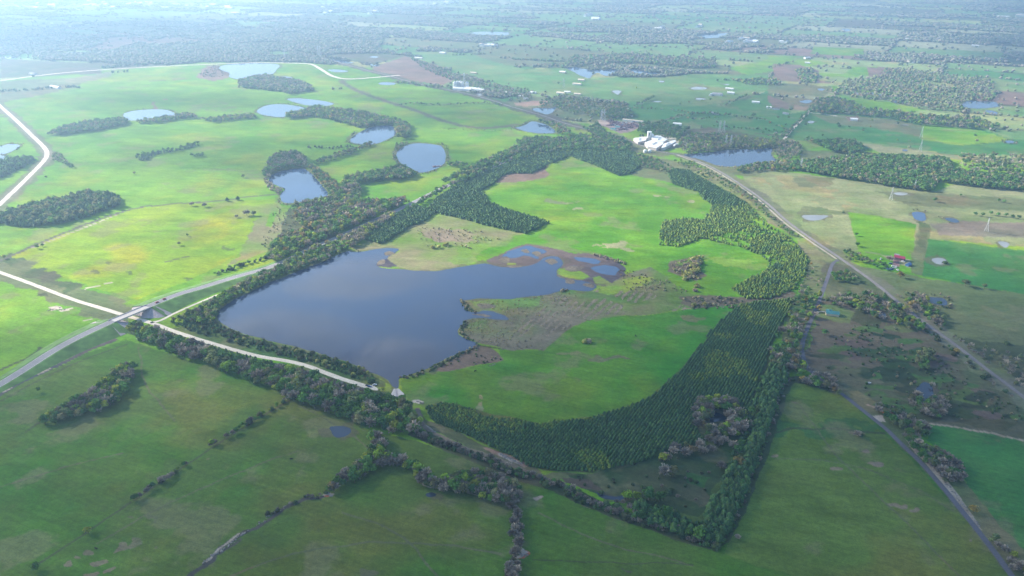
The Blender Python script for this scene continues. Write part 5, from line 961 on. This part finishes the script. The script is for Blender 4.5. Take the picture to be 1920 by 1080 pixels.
house(1417, 193, 14, 34, 5, 0, 'wall', 'white', "long pale shed left of the far reddish patch", "shed"); house(1345, 179, 22, 46, 7, 0, 'white', 'greyroof', "largest of the grey roofed barns at the end of the far dirt yard", "barn"); house(1333, 179, 14, 26, 5, R90, 'wall', 'white', "white shed left of the largest grey roofed barn", "shed"); house(1370, 176, 16, 34, 6, 0, 'wall', 'white', "white barn where the far dirt yard meets the hedge", "barn")
house(1368, 168, 14, 40, 5, 0, 'wall', 'white', "narrow white shed above the far dirt yard", "shed"); house(1442, 203, 14, 22, 5, 0, 'wall', 'white', "left one of the pale houses in the far farmyard", "house"); house(1455, 205, 16, 30, 5, .2, 'wall', 'brownroof', "dark roofed house in the far farmyard", "house"); house(1473, 214, 12, 24, 4, 0, 'wall', 'greyroof', "grey shed below the far farmyard", "shed")
house(1055, 137, 20, 36, 6, 0, 'cream', 'white', "tan and white farmhouse left of the ragged-edged lake", "house"); house(1082, 159, 16, 46, 5, 0, 'wall', 'cream', "long pale shed below the ragged-edged lake", "shed"); house(1090, 151.5, 18, 34, 5, .1, 'cream', 'cream', "tan house on the bank below the ragged-edged lake", "house")
house(1052, 176, 18, 44, 5, 0, 'wall', 'cream', "tan roofed long house right of the massive dark tree", "house"); house(1064, 174, 14, 30, 5, .1, 'wall', 'white', "white house right of the tan roofed long house", "house"); house(1083, 178, 14, 34, 5, 0, 'cream', 'cream', "tan house at the right end of the homestead row", "house"); house(998, 175, 16, 40, 5, 0, 'wall', 'white', "white house at the left end of the homestead row", "house"); house(978, 182, 12, 30, 4, 0, 'cream', 'white', "pale low shed beside the reddish plot", "shed"); house(952, 175, 12, 26, 5, 0, 'wall', 'white', "white house in the trees left of the homestead row", "house"); house(986, 186, 12, 22, 4, 0, 'wall', 'greyroof', "grey roofed cottage in the trees above the reddish plot", "house")
house(830, 101, 22, 44, 7, 0, 'wall', 'white', "white barn by the hedge of the far long green field", "barn"); house(785, 110, 16, 60, 5, 0, 'cream', 'white', "long pale shed on the near side of the far long green field", "shed"); house(104, 165, 18, 80, 6, -.1, 'white', 'white', "very long white poultry shed in the brown field at upper left", "shed"); house(62, 140, 20, 50, 6, 0, 'wall', 'greyroof', "grey shed beside the far gravel road, upper left", "shed"); house(290, 119, 18, 46, 5, 0, 'cream', 'white', "pale shed above the far gravel road", "shed")
house(888, 138, 14, 40, 5, 0, 'cream', 'cream', "tan shed on bare ground at the edge of the far green field", "shed"); house(1513, 110, 20, 40, 6, .9, 'white', 'white', "white house on the slope of the far brown wood", "house"); house(1514, 119, 14, 30, 5, 0, 'wall', 'white', "white house above the reddish far field", "house"); house(1638, 110, 24, 46, 6, 0, 'wall', 'white', "bright white shed among the far right trees", "shed"); house(1707, 118, 22, 42, 6, 0, 'wall', 'cream', "cream house among the far right trees", "house"); house(1698, 75, 22, 50, 6, 0, 'wall', 'white', "white shed beyond the far right wood", "shed"); house(1828, 87, 20, 46, 6, 0, 'wall', 'white', "white shed furthest right beyond the wood", "shed")
TOWN = [(132, 7, 90, 40, 9), (158, 6, 50, 22, 9), (180, 8, 46, 16, 8), (170, 4, 20, 10, 3), (98, 10, 12, 6, 3), (72, 12, 8, 20, 2), (232, 7, 18, 10, 4), (250, 6, 26, 10, 6), (272, 9, 30, 12, 8), (285, 10, 16, 6, 3), (212, 16, 8, 8, 2), (330, 8, 18, 8, 5), (352, 10, 22, 10, 6), (380, 13, 30, 12, 7), (308, 17, 8, 6, 2), (405, 11, 14, 8, 3), (450, 26, 26, 5, 5), (432, 15, 12, 6, 3), (527, 9, 10, 4, 2), (618, 26, 16, 10, 4), (700, 24, 14, 10, 3), (840, 5, 30, 6, 6), (815, 7, 14, 6, 3), (1100, 30, 14, 6, 3), (1410, 77, 26, 12, 9), (1390, 73, 18, 8, 5), (1370, 81, 14, 5, 3), (1310, 50, 10, 6, 2), (1120, 36, 6, 4, 2), (1882, 33, 10, 6, 2), (1915, 30, 8, 3, 2), (900, 85, 20, 10, 4), (920, 87, 14, 8, 3), (1240, 54, 14, 6, 3), (1470, 80, 10, 6, 2), (600, 17, 14, 8, 3)]
nb = 0
for cx, cy, dx, dy, n in TOWN:
    for i in range(n):
        x = cx + (rng.random() - .5) * dx; y = max(1, cy + (rng.random() - .5) * dy * .6); f = 1 if cy < 40 else .6
        house(x, y, (14 + 22 * rng.random()) * f, (26 + 60 * rng.random() ** 2) * f, 7, float(rng.choice([0, R90])) + .1 * rng.normal(), 'white', ['white', 'white', 'cream', 'greyroof'][int(rng.integers(4))], "pale distant building at the hazy upper left edge" if cx < 640 else "pale distant building in the hazy farmland at upper right", "building", "distant_building", "pale buildings in the distant haze, upper left" if cx < 640 else "pale buildings in the distant haze, upper right", full=False); nb += 1
# -- factory
fq = G(1228, 266); fac = empty("factory", (fq[0], fq[1], 0)); tag(fac, "sprawling white roofed factory with a square tower beside the lake and railway", "factory")
def wing(s, h, roofm='white', ridge=0):
    roofm = 'white' if len(fac.children) % 2 else 'wall'
    q = [tuple(G(a, b, h) - fq) for a, b in pp(s)]; ar = sum(q[i - 1][0] * q[i][1] - q[i][0] * q[i - 1][1] for i in range(len(q)))
    if ar < 0: q = q[::-1]
    p = MB(); k = len(q); p.V = [(x, y, 0) for x, y in q] + [(x, y, h) for x, y in q]; p.F = [(i, (i + 1) % k, k + (i + 1) % k, k + i) for i in range(k)]; p.build("wall", M['concrete'], fac)
    c = np.mean(q, 0); p = MB(); out = [(c[0] + (x - c[0]) * 1.02, c[1] + (y - c[1]) * 1.02) for x, y in q]; p.V = [(x, y, h + .01) for x, y in out] + [(x, y, h + .5) for x, y in out] + [(c[0] + (x - c[0]) * .8, c[1] + (y - c[1]) * .8, h + .5 + ridge * .35) for x, y in q]
    p.F = [(i, (i + 1) % k, k + (i + 1) % k, k + i) for i in range(k)] + [(k + i, k + (i + 1) % k, 2 * k + (i + 1) % k, 2 * k + i) for i in range(k)] + [tuple(2 * k + i for i in range(k))]
    rf = p.build("roof", M[roofm], fac)
    v = MB()
    for i in range(3): t = .3 + .2 * i; v.box((c[0] + (q[0][0] - c[0]) * (t - .4), c[1] + (q[0][1] - c[1]) * (t - .4) * 1.3, h + 1.2 + ridge), (4, 4, 1.4))
    v.build("roof_vent", M['galv'], fac)
wing("1187.5,260.3 1191,258.6 1213,257.2 1210.5,263.5 1196,266.5", 5); wing("1221,257.5 1229,254.7 1238,254.7 1251.5,262 1245,265.3 1230,266.6", 6.5, ridge=1.2); wing("1209,267.3 1226,261.8 1230,266.8 1243.5,266 1243.5,270 1230.6,278 1214,274.4", 6, ridge=.9); wing("1244.5,270 1264,262.8 1268,265.5 1246.5,276.5 1240,277.5", 6, ridge=.8); wing("1261,272 1270,269 1278,269 1264,273.6", 4)
q = G(1217, 262) - fq; p = MB(); p.box((q[0], q[1], 9.5), (8, 10, 19)); p.box((q[0] + 7, q[1], 6.5), (5, 9, 13)); p.build("tower", M['white'], fac); MB().box((q[0] - 1, q[1] - 5.1, 14), (2, .3, 6)).build("window", M['glass'], fac)
for i, (a, b) in enumerate(((1209.5, 285.5), (1218, 285.5))):
    q = G(a, b); t = empty("storage_tank", (q[0], q[1], 0)); tag(t, ("left" if i == 0 else "right") + " one of two round white tanks across the railway from the factory", "tank", "round white tanks across the railway"); p = MB(); p.tube((0, 0, 0), (0, 0, 5), 4, n=14); p.build("shell", M['white'], t); MB().tube((0, 0, 5.02), (0, 0, 6.4), 3.9, 1, n=14).build("lid", M['wall'], t)
# -- railway works with silos
wq = [(853, 167), (858, 166), (863, 165.5), (867, 166.5), (876, 167)]
for i, (a, b) in enumerate(wq):
    q = G(a, b); t = empty("silo", (q[0], q[1], 0)); tag(t, "white silo in the row at the railway works, " + ("nearest the tower" if i == 3 else "right of the tower" if i == 4 else ("leftmost", "second from left", "middle one")[i]), "silo", "white silos at the railway works"); p = MB(); p.tube((0, 0, 0), (0, 0, 20), 6, n=12); p.build("shell", M['white'], t); MB().tube((0, 0, 20.02), (0, 0, 24), 5.8, .6, n=12).build("cone_roof", M['galv'], t)
q = G(871, 167); t = empty("works_tower", (q[0], q[1], 0)); tag(t, "thin pale tower rising above the railway works", "tower"); p = MB()
for a, b in ((-3, -3), (3, -3), (3, 3), (-3, 3)): p.tube((a, b, 0), (a * .5, b * .5, 44), .8, .5, 5)
for z in (8, 16, 24, 32, 40): p.box((0, 0, z), (6 - z * .07, 6 - z * .07, .7))
p.build("frame", M['galv'], t); MB().box((0, 0, 46), (5, 5, 4)).build("cabin", M['white'], t)
for i, (a, b, w_, l_) in enumerate(((860, 169, 14, 34), (873, 170, 12, 40), (884, 169, 14, 36), (892, 169.5, 12, 30), (898, 171, 10, 34), (866, 168, 10, 22))): house(a, b, w_, l_, 6, .1, 'wall', 'white', ["white shed in front of the silos", "long white shed below the thin pale tower", "white shed in the middle of the railway works", "smaller white shed toward the right of the works", "white shed at the right end of the railway works", "little shed between silos and tower"][i], "shed", "works_shed", full=False)
# -- vehicles
def car(px_, py_, rot, mat, label, group=None, z=0, sc=1.0, cat="car"):
    q = G(px_, py_, z); o = empty(cat.replace(' ', '_'), (q[0], q[1], z), rot); o.scale = (sc,) * 3; tag(o, label, cat, group)
    p = MB(); p.box((0, 0, .68), (4.5, 1.8, .62), top=.97); p.build("body", M[mat], o); MB().box((-.25, 0, 1.25), (2.5, 1.6, .55), top=.82).build("cabin", M['glass'], o); MB().box((-.25, 0, 1.55), (1.95, 1.3, .06)).build("roof", M[mat], o)
    for x in (-1.4, 1.4):
        for y in (-.85, .85): MB().tube((x, y - .1, .33), (x, y + .1, .33), .33, n=10).build("wheel", M['rubber'], o)
    return o
car(308, 561.2, ang, 'carred', "red car on the highway just right of the bridge", z=6.2); car(294.5, 567.4, ang + math.pi, 'carred', "small red car nearest the bridge on the highway", z=6.7)
car(689, 723.5, -.4, 'glass', "dark car parked on the gravel turning place"); car(693, 725.5, -.3, 'carblue', "second dark blue car parked on the gravel turning place"); car(702.5, 722.3, .2, 'carwhite', "white car parked on the upper edge of the turning place")
for i, (a, b, m_, l_) in enumerate(((1675, 499.5, 'carwhite', "white car, topmost of the junk yard"), (1680, 501, 'carwhite', "white van-like car right in the junk yard"), (1676, 503, 'carwhite', "white car in the middle of the junk yard"), (1668.5, 504.5, 'carwhite', "white car at the left of the junk yard"), (1663, 505, 'carblue', "blue car at the far left of the junk yard"), (1672, 506, 'carblue', "blue car at the lower edge of the junk yard"), (1683, 507, 'carwhite', "white car lowest right of the junk yard"), (1670, 495, 'carblue', "blue car left of the red roofed barn"), (1651, 486, 'carwhite', "white car on the hedge left of the junk yard"), (1693, 491, 'carwhite', "pale car right of the red roofed barn"))): car(a, b, i * 1.3, m_, l_, "cars in the junk yard", sc=1.15)
car(1629, 719, .3, 'carwhite', "white car abandoned in the brown scrubland", sc=.95)
# -- scrap yard
COLS = ['rust', 'rust', 'rust', 'greyroof', 'carwhite', 'carblue']
def heap(px_, py_, r, h, mat, label, cat="scrap heap", grp="scrap heaps in the yard"):
    q = G(px_, py_); rg = np.random.default_rng(int(px_ * 7 + py_)); p = MB()
    for i in range(26): a = rg.random() * 6.28; d = rg.random() ** .7 * r; z = h * (1 - d / r) * .8; p.box((d * math.cos(a) * 1.4, d * math.sin(a), z / 2 + .4), (2 + 4 * rg.random(), 1.5 + 3 * rg.random(), z + 1.2), rg.random() * 3, .7)
    o = p.build(cat.replace(' ', '_'), M[mat]); o.location = (q[0], q[1], 0); return tag(o, label, cat, grp)
for i, (a, b, r, lb) in enumerate(((1176, 236, 15, "largest dark heap in the middle of the scrap yard"), (1168, 239, 12, "dark heap left below the largest one"), (1182, 239, 11, "dark heap right below the largest one"), (1160, 234, 11, "purplish heap left of the largest one"), (1152, 231, 10, "heap at the upper left of the scrap yard"), (1186, 234, 9, "small heap at the right of the scrap yard"), (1144, 227, 9, "heap by the pylons at the yard's upper left"), (1170, 243, 8, "heap at the scrap yard's lower edge"), (1146, 235, 8, "heap by the pale dirt at the yard's left end"), (1192, 237, 7, "rightmost heap of the scrap yard"))): heap(a, b, r, 5, 'rust', lb)
sg = [(1150 + 50 * rng.random(), 227 + 18 * rng.random()) for _ in range(46)]
for i, (a, b) in enumerate(sg):
    if (b - 226) > (1212 - a) * .45 or a + b * 0 < 1140 + (b - 226) * .9: continue
    car(a, b, rng.random() * 3, ['carwhite', 'carred', 'carblue', 'rust', 'galv'][i % 5], {'carwhite': "white", 'carred': "red", 'carblue': "blue", 'rust': "rusty", 'galv': "silver"}[['carwhite', 'carred', 'carblue', 'rust', 'galv'][i % 5]] + " wrecked car among the heaps of the scrap yard", "wrecked cars in the scrap yard, " + ['white', 'red', 'blue', 'rusty', 'silver'][i % 5], sc=1.5, cat="wrecked car")
for i, (a, b, w_, l_) in enumerate(((1150, 244, 10, 22), (1187, 228, 8, 90), (1158, 240, 9, 20), (1178, 218, 10, 18), (1182, 219, 9, 20))): house(a, b, w_, l_, 5, .0, 'wall', ['teal', 'cream', 'teal', 'white', 'white'][i], ["green roofed shed at the lower left of the scrap yard", "very long narrow shed along the top of the scrap yard", "smaller green roofed shed inside the scrap yard", "left white hut above the scrap yard", "right white hut above the scrap yard"][i], "shed")
# -- pylons
def pylon(px_, py_, H_, rot, label, group, k=1.0):
    q = G(px_, py_); o = empty("pylon", (q[0], q[1], 0), rot); tag(o, label, "pylon", group); w0, w1 = H_ * .11, H_ * .025; t = .11 * k; H_ *= .88; p = MB()
    lv = [0, .18, .34, .48, .6, .72, .84, 1]; cr = lambda f: w0 + (w1 - w0) * min(1, f / .62) if f < .62 else w1
    C4 = ((-1, -1), (1, -1), (1, 1), (-1, 1))
    for a, b in zip(lv[:-1], lv[1:]):
        for i in range(4):
            s0, s1 = C4[i], C4[(i + 1) % 4]; A = (s0[0] * cr(a), s0[1] * cr(a), a * H_); B = (s0[0] * cr(b), s0[1] * cr(b), b * H_); A2 = (s1[0] * cr(a), s1[1] * cr(a), a * H_); B2 = (s1[0] * cr(b), s1[1] * cr(b), b * H_)
            p.tube(A, B, t, n=4, cap=False); p.tube(A, B2, t * .6, n=4, cap=False); p.tube(A2, B, t * .6, n=4, cap=False); p.tube(B, B2, t * .6, n=4, cap=False)
    p.build("mast", M['galv'], o)
    for f, wd in ((.68, .24), (.80, .19), (.92, .14)):
        p = MB()
        for s_ in (-1, 1):
            for y in (-w1, w1): p.tube((0, y, f * H_ + .05 * H_), (s_ * wd * H_, 0, f * H_), t * .7, n=4); p.tube((0, y, f * H_), (s_ * wd * H_, 0, f * H_), t * .7, n=4)
            p.tube((s_ * wd * H_, 0, f * H_), (s_ * wd * H_, 0, f * H_ - 2), .2 * k, n=5)
        p.build("crossarm", M['galv'], o)
for a, b, H_, lb, k in ((1670, 375, 27, "tall steel pylon on the tan field just below the big dark wood", 1), (1849, 434, 26, "steel pylon on the grey green field near the right edge", 1), (1501, 318, 27, "steel pylon at the left end of the big dark wood", 1.1), (1128, 227, 34, "left pylon of the pair above the scrap yard", 1.6), (1133, 226.5, 34, "right pylon of the pair above the scrap yard", 1.6), (1349, 248, 32, "left pylon of the pair behind the factory lake", 1.4), (1356.5, 248, 32, "right pylon of the pair behind the factory lake", 1.4), (1361, 273, 28, "left pylon standing on the far shore of the factory lake", 1.3), (1370, 273, 28, "right pylon standing on the far shore of the factory lake", 1.3), (1725, 284, 30, "thin pylon rising from the far green field at right", .9), (1727, 258, 30, "thin pylon in the hedge gap of the far fields", .9), (534, 111, 44, "far pylon left of the gravel road's bend", 2), (597, 107, 50, "left pylon of the far pair behind the gravel road's bend", 2), (601, 107, 50, "right pylon of the far pair behind the gravel road's bend", 2), (1057, 165, 34, "faint pylon in the far green field", 1.3), (1714, 356, 22, "low steel pylon at the foot of the big dark wood", .8)): pylon(a, b, H_, .9, lb, "steel pylons", k)
# -- cattle
def cow_mesh():
    st = [(-1.15, 1.15, .12, .14), (-1.05, 1.1, .28, .34), (-.6, 1.02, .34, .42), (0, .98, .36, .44), (.55, 1.02, .35, .44), (.85, 1.12, .26, .34), (1.1, 1.25, .17, .24), (1.32, 1.34, .14, .18), (1.55, 1.22, .12, .14), (1.75, 1.08, .09, .1)]
    p = MB(); n = 8
    for x, z, w_, h_ in st: p.V += [(x, w_ * math.cos(6.2832 * i / n), z + h_ * math.sin(6.2832 * i / n)) for i in range(n)]
    for k in range(len(st) - 1): p.F += [(k * n + i, k * n + (i + 1) % n, (k + 1) * n + (i + 1) % n, (k + 1) * n + i) for i in range(n)]
    p.F += [tuple(range(n - 1, -1, -1)), tuple((len(st) - 1) * n + i for i in range(n))]
    for x, y in ((-.85, .2), (-.85, -.2), (.62, .2), (.62, -.2)): p.tube((x, y, .85), (x + .06, y, .42), .13, .075, 6); p.tube((x + .06, y, .44), (x, y, 0), .075, .06, 6)
    p.tube((-1.15, 0, 1.2), (-1.3, 0, .55), .03, .04, 4); p.tube((1.34, .1, 1.45), (1.3, .32, 1.46), .06, .03, 4); p.tube((1.34, -.1, 1.45), (1.3, -.32, 1.46), .06, .03, 4)
    me = bpy.data.meshes.new("cow"); me.from_pydata(p.V, [], p.F); me.materials.append(M['cow']); return me
CM = cow_mesh()
for a, b, lb in ((800.5, 811, "black cow, left of the upper pair on the dirt track"), (807.5, 813, "black cow, right of the upper pair on the dirt track"), (857.5, 830, "black cow, left of the middle pair on the dirt track"), (864, 834, "black cow, right of the middle pair on the dirt track"), (1085, 896, "black cow, lower one at the left of the corner clearing"), (1093, 896.5, "black cow, right one at the left of the corner clearing"), (1087, 901, "black cow, lowest one at the left of the corner clearing"), (546.5, 862, "black cow alone in the pasture left of the creek wood"), (180.5, 1030, "black cow alone near the bare patches at lower left"), (891, 697, "black cow alone at the lake end of the shaded green field"), (1192, 631, "black cow alone in the middle of the shaded green field"), (1191, 872, "black cow alone in the corner clearing")):
    q = G(a, b); o = bpy.data.objects.new("cow", CM); link(o); o.location = (q[0], q[1], 0); o.rotation_euler[2] = rng.random() * 6.28; o.scale = (1.25,) * 3; tag(o, lb, "cow", "black cattle on the near pastures")
# -- dock on the rounded pond
q = G(825, 311.5); dk = empty("dock", (q[0], q[1], 0), .35); tag(dk, "reddish wooden dock at the lower right of the rounded pond", "dock"); p = MB(); p.box((-5, 0, .9), (16, 4, .2)); p.box((-12, 0, .9), (6, 9, .2)); p.build("deck", M['rust'], dk); p = MB(); [p.tube((x, y, -.2), (x, y, .8), .2) for x in (-14, -9, -4, 1) for y in (-1.8, 1.8)]; p.build("post", M['wood'], dk)
# -- rubble along the creek, the bare cut and the fields; reeds
def scatter_rocks(name, pts, r, label):
    T = []; rg = np.random.default_rng(5)
    for x, y in pts: s = r * (.4 + rg.random()); T.append(IV[IF] * (np.array((1, .8, .6)) * s * (.7 + .6 * rg.random(3))) * (1 + .2 * rg.normal(size=(1, 1, 1))) + np.array((x, y, s * .2)))
    o = mesh_obj(name, soup(name, np.concatenate(T)), M['rock']); return tag(o, label, None, None, 'stuff')
pts = []
for s, w_, n in (("378,1058 402,1040 425,1026 450,1005 470,992", 2.5, 80), ("480,986 510,964 545,944", 3, 30), ("938,850 950,858 975,870", 5, 60), ("795,796 818,812", 2, 14), ("1745,872 1770,900 1800,940 1836,988", 2.5, 70), ("90,582 105,579 122,582", 5, 30), ("780,752 796,758", 3, 14), ("610,924 622,930", 4, 14), ("917,687 930,682", 1, 10), ("975,1040 988,1042", 3, 12)):
    D = dense(GP(pp(s)), .5); i = rng.integers(0, len(D), n); pts += list(D[i] + rng.normal(size=(n, 2)) * w_ * .3)
scatter_rocks("rubble", pts, .75, "pale broken rocks along the creek, the bare cut and the road verge")
RP = GP(pp("880,566 960,563 1040,549 1110,546 1190,520 1240,522 1290,560 1290,580 1210,590 1130,592 1060,620 1020,656 960,655 930,648 895,640 860,625 868,603 900,596 955,603 935,588")); n = 9000
x = RP[:, 0].min() + rng.random(n) * np.ptp(RP[:, 0]); y = RP[:, 1].min() + rng.random(n) * np.ptp(RP[:, 1]); u, v = uv(x, y); inr = inpoly(x, y, RP) & dry_ok(x, y) & ((np.sin(u * 2 * math.pi / 9.0 + 3 * fbm(x, y, 30, 96, 2)) > .2) | (rng.random(n) < .2)) & (fbm(x, y, 40, 95, 3) > .50)
x, y = x[inr], y[inr]; n = len(x); h = .6 + .7 * rng.random(n); w_ = .5 + .6 * rng.random(n); a = rng.random(n) * 3.14
T = np.stack([np.stack([x - w_ * np.cos(a), y - w_ * np.sin(a), h * 0], 1), np.stack([x + w_ * np.cos(a), y + w_ * np.sin(a), h * 0], 1), np.stack([x + .2 * rng.normal(size=n), y + .2 * rng.normal(size=n), h], 1)], 1)
cl = np.array([(.42, .34, .27), (.36, .28, .22), (.34, .32, .16)])[rng.integers(0, 3, n)]; o = mesh_obj("reeds", soup("reeds", T, cl), M['twig']); tag(o, "dead tan reeds standing in rows on the marshy peninsula", None, None, 'stuff')
# ================================================================== haze, and the clouds above it
m, nt, b = newmat("haze"); nt.nodes.remove(b); v = nt.nodes.new('ShaderNodeVolumePrincipled')
v.inputs['Color'].default_value = (.46, .70, 1, 1); v.inputs['Density'].default_value = 2.15e-4; v.inputs['Anisotropy'].default_value = .46
nt.links.new(v.outputs[0], nt.nodes['Material Output'].inputs['Volume'])
hx = 16000; z0, z1 = -1.0, 440.0
me = bpy.data.meshes.new("haze"); me.from_pydata([(x, y, z) for z in (z0, z1) for x, y in ((-hx, -hx), (hx, -hx), (hx, hx), (-hx, hx))], [], [(3, 2, 1, 0), (4, 5, 6, 7), (0, 1, 5, 4), (1, 2, 6, 5), (2, 3, 7, 6), (3, 0, 4, 7)]); me.update()
tag(mesh_obj("haze", me, m), "pale blue haze over the whole countryside", None, None, 'stuff')
def cloud(S_, rx, ry, dens, label, rot=0, H=1500, seed=0, above=False):
    """a real cloud at height H whose shadow falls round the ground point S_"""
    m, nt, b = newmat("cloud"); tc = nt.nodes.new('ShaderNodeTexCoord'); sp = nt.nodes.new('ShaderNodeVectorMath'); sp.operation = 'LENGTH'
    mp = nt.nodes.new('ShaderNodeMapping'); mp.inputs['Scale'].default_value = (1, 1, 0); nt.links.new(tc.outputs['Object'], mp.inputs[0]); nt.links.new(mp.outputs[0], sp.inputs[0])
    g = nt.nodes.new('ShaderNodeNewGeometry'); n = noise(nt, .0022, 5, g.outputs['Position'], .6); e = mathn(nt, 'ADD', sp.outputs['Value'], mathn(nt, 'MULTIPLY', mathn(nt, 'SUBTRACT', n, .5), 1.0))
    f = mrange(nt, e, .52, 1.05, dens, 0)
    t = nt.nodes.new('ShaderNodeBsdfTransparent'); mx = nt.nodes.new('ShaderNodeMixShader'); nt.links.new(f, mx.inputs[0])
    d = nt.nodes.new('ShaderNodeBsdfDiffuse'); d.inputs[0].default_value = (.85, .85, .87, 1); tl = nt.nodes.new('ShaderNodeBsdfTranslucent'); tl.inputs[0].default_value = (.85, .85, .87, 1)
    m2 = nt.nodes.new('ShaderNodeMixShader'); m2.inputs[0].default_value = .5; nt.links.new(d.outputs[0], m2.inputs[1]); nt.links.new(tl.outputs[0], m2.inputs[2])
    nt.links.new(t.outputs[0], mx.inputs[1]); nt.links.new(m2.outputs[0], mx.inputs[2]); nt.links.new(mx.outputs[0], nt.nodes['Material Output'].inputs[0])
    nu, nv = 48, 16; V, Fc = [], []
    for j in range(nv + 1):
        ph = math.pi * j / nv
        for i in range(nu):
            a = 6.283185 * i / nu; r = math.sin(ph); V.append((r * math.cos(a), r * math.sin(a), math.cos(ph)))
    Fc = [(j * nu + i, (j + 1) * nu + i, (j + 1) * nu + (i + 1) % nu, j * nu + (i + 1) % nu) for j in range(nv) for i in range(nu)]
    V = np.array(V); k = 1 + .35 * (fbm(V[:, 0] * 3 + seed, V[:, 1] * 3, 1, 7, 3) - .5); V[:, 2] *= k; V[:, 2] = np.maximum(V[:, 2], -.25)
    me = bpy.data.meshes.new("cloud"); me.from_pydata([tuple(q) for q in V], [], Fc); me.update()
    for p in me.polygons: p.use_smooth = True
    o = mesh_obj("cloud", me, m); k = 0 if above else H / SUNV[2]; o.location = (S_[0] + SUNV[0] * k, S_[1] + SUNV[1] * k, H); o.scale = (rx, ry, 110); o.rotation_euler = (0, 0, rot)
    tag(o, label, None, None, 'stuff')
cloud((480, 250), 1650, 850, .73, "broad white cloud shading the nearest pastures", .10)
cloud((-2450, 6200), 1250, 900, .95, "wispy white cloud mirrored at the lake's left tip", .4, H=3000, seed=8, above=True)
cloud((-1080, 5950), 700, 520, .9, "small wispy cloud mirrored near the spillway", .9, H=3000, seed=11, above=True)
cloud((-2900, 4100), 1500, 1100, .5, "white cloud shading the dark woods at upper left", .1, seed=3)
cloud((-1650, 8000), 900, 600, .7, "faint white cloud mirrored in the middle of the lake", .3, H=3000, seed=14, above=True)
for a_, b_, rx_, ry_, d_ in ((545, 290, 420, 170, .34), (290, 186, 420, 160, .34), (840, 214, 260, 150, .34), (790, 180, 300, 120, .3)): cloud(G(a_, b_), rx_, ry_, d_, "thin white cloud softly shading the left fields", .1, seed=a_ / 50)
cloud(G(1330, 222), 560, 420, .26, "small white cloud shading the far barns", .2, seed=5)
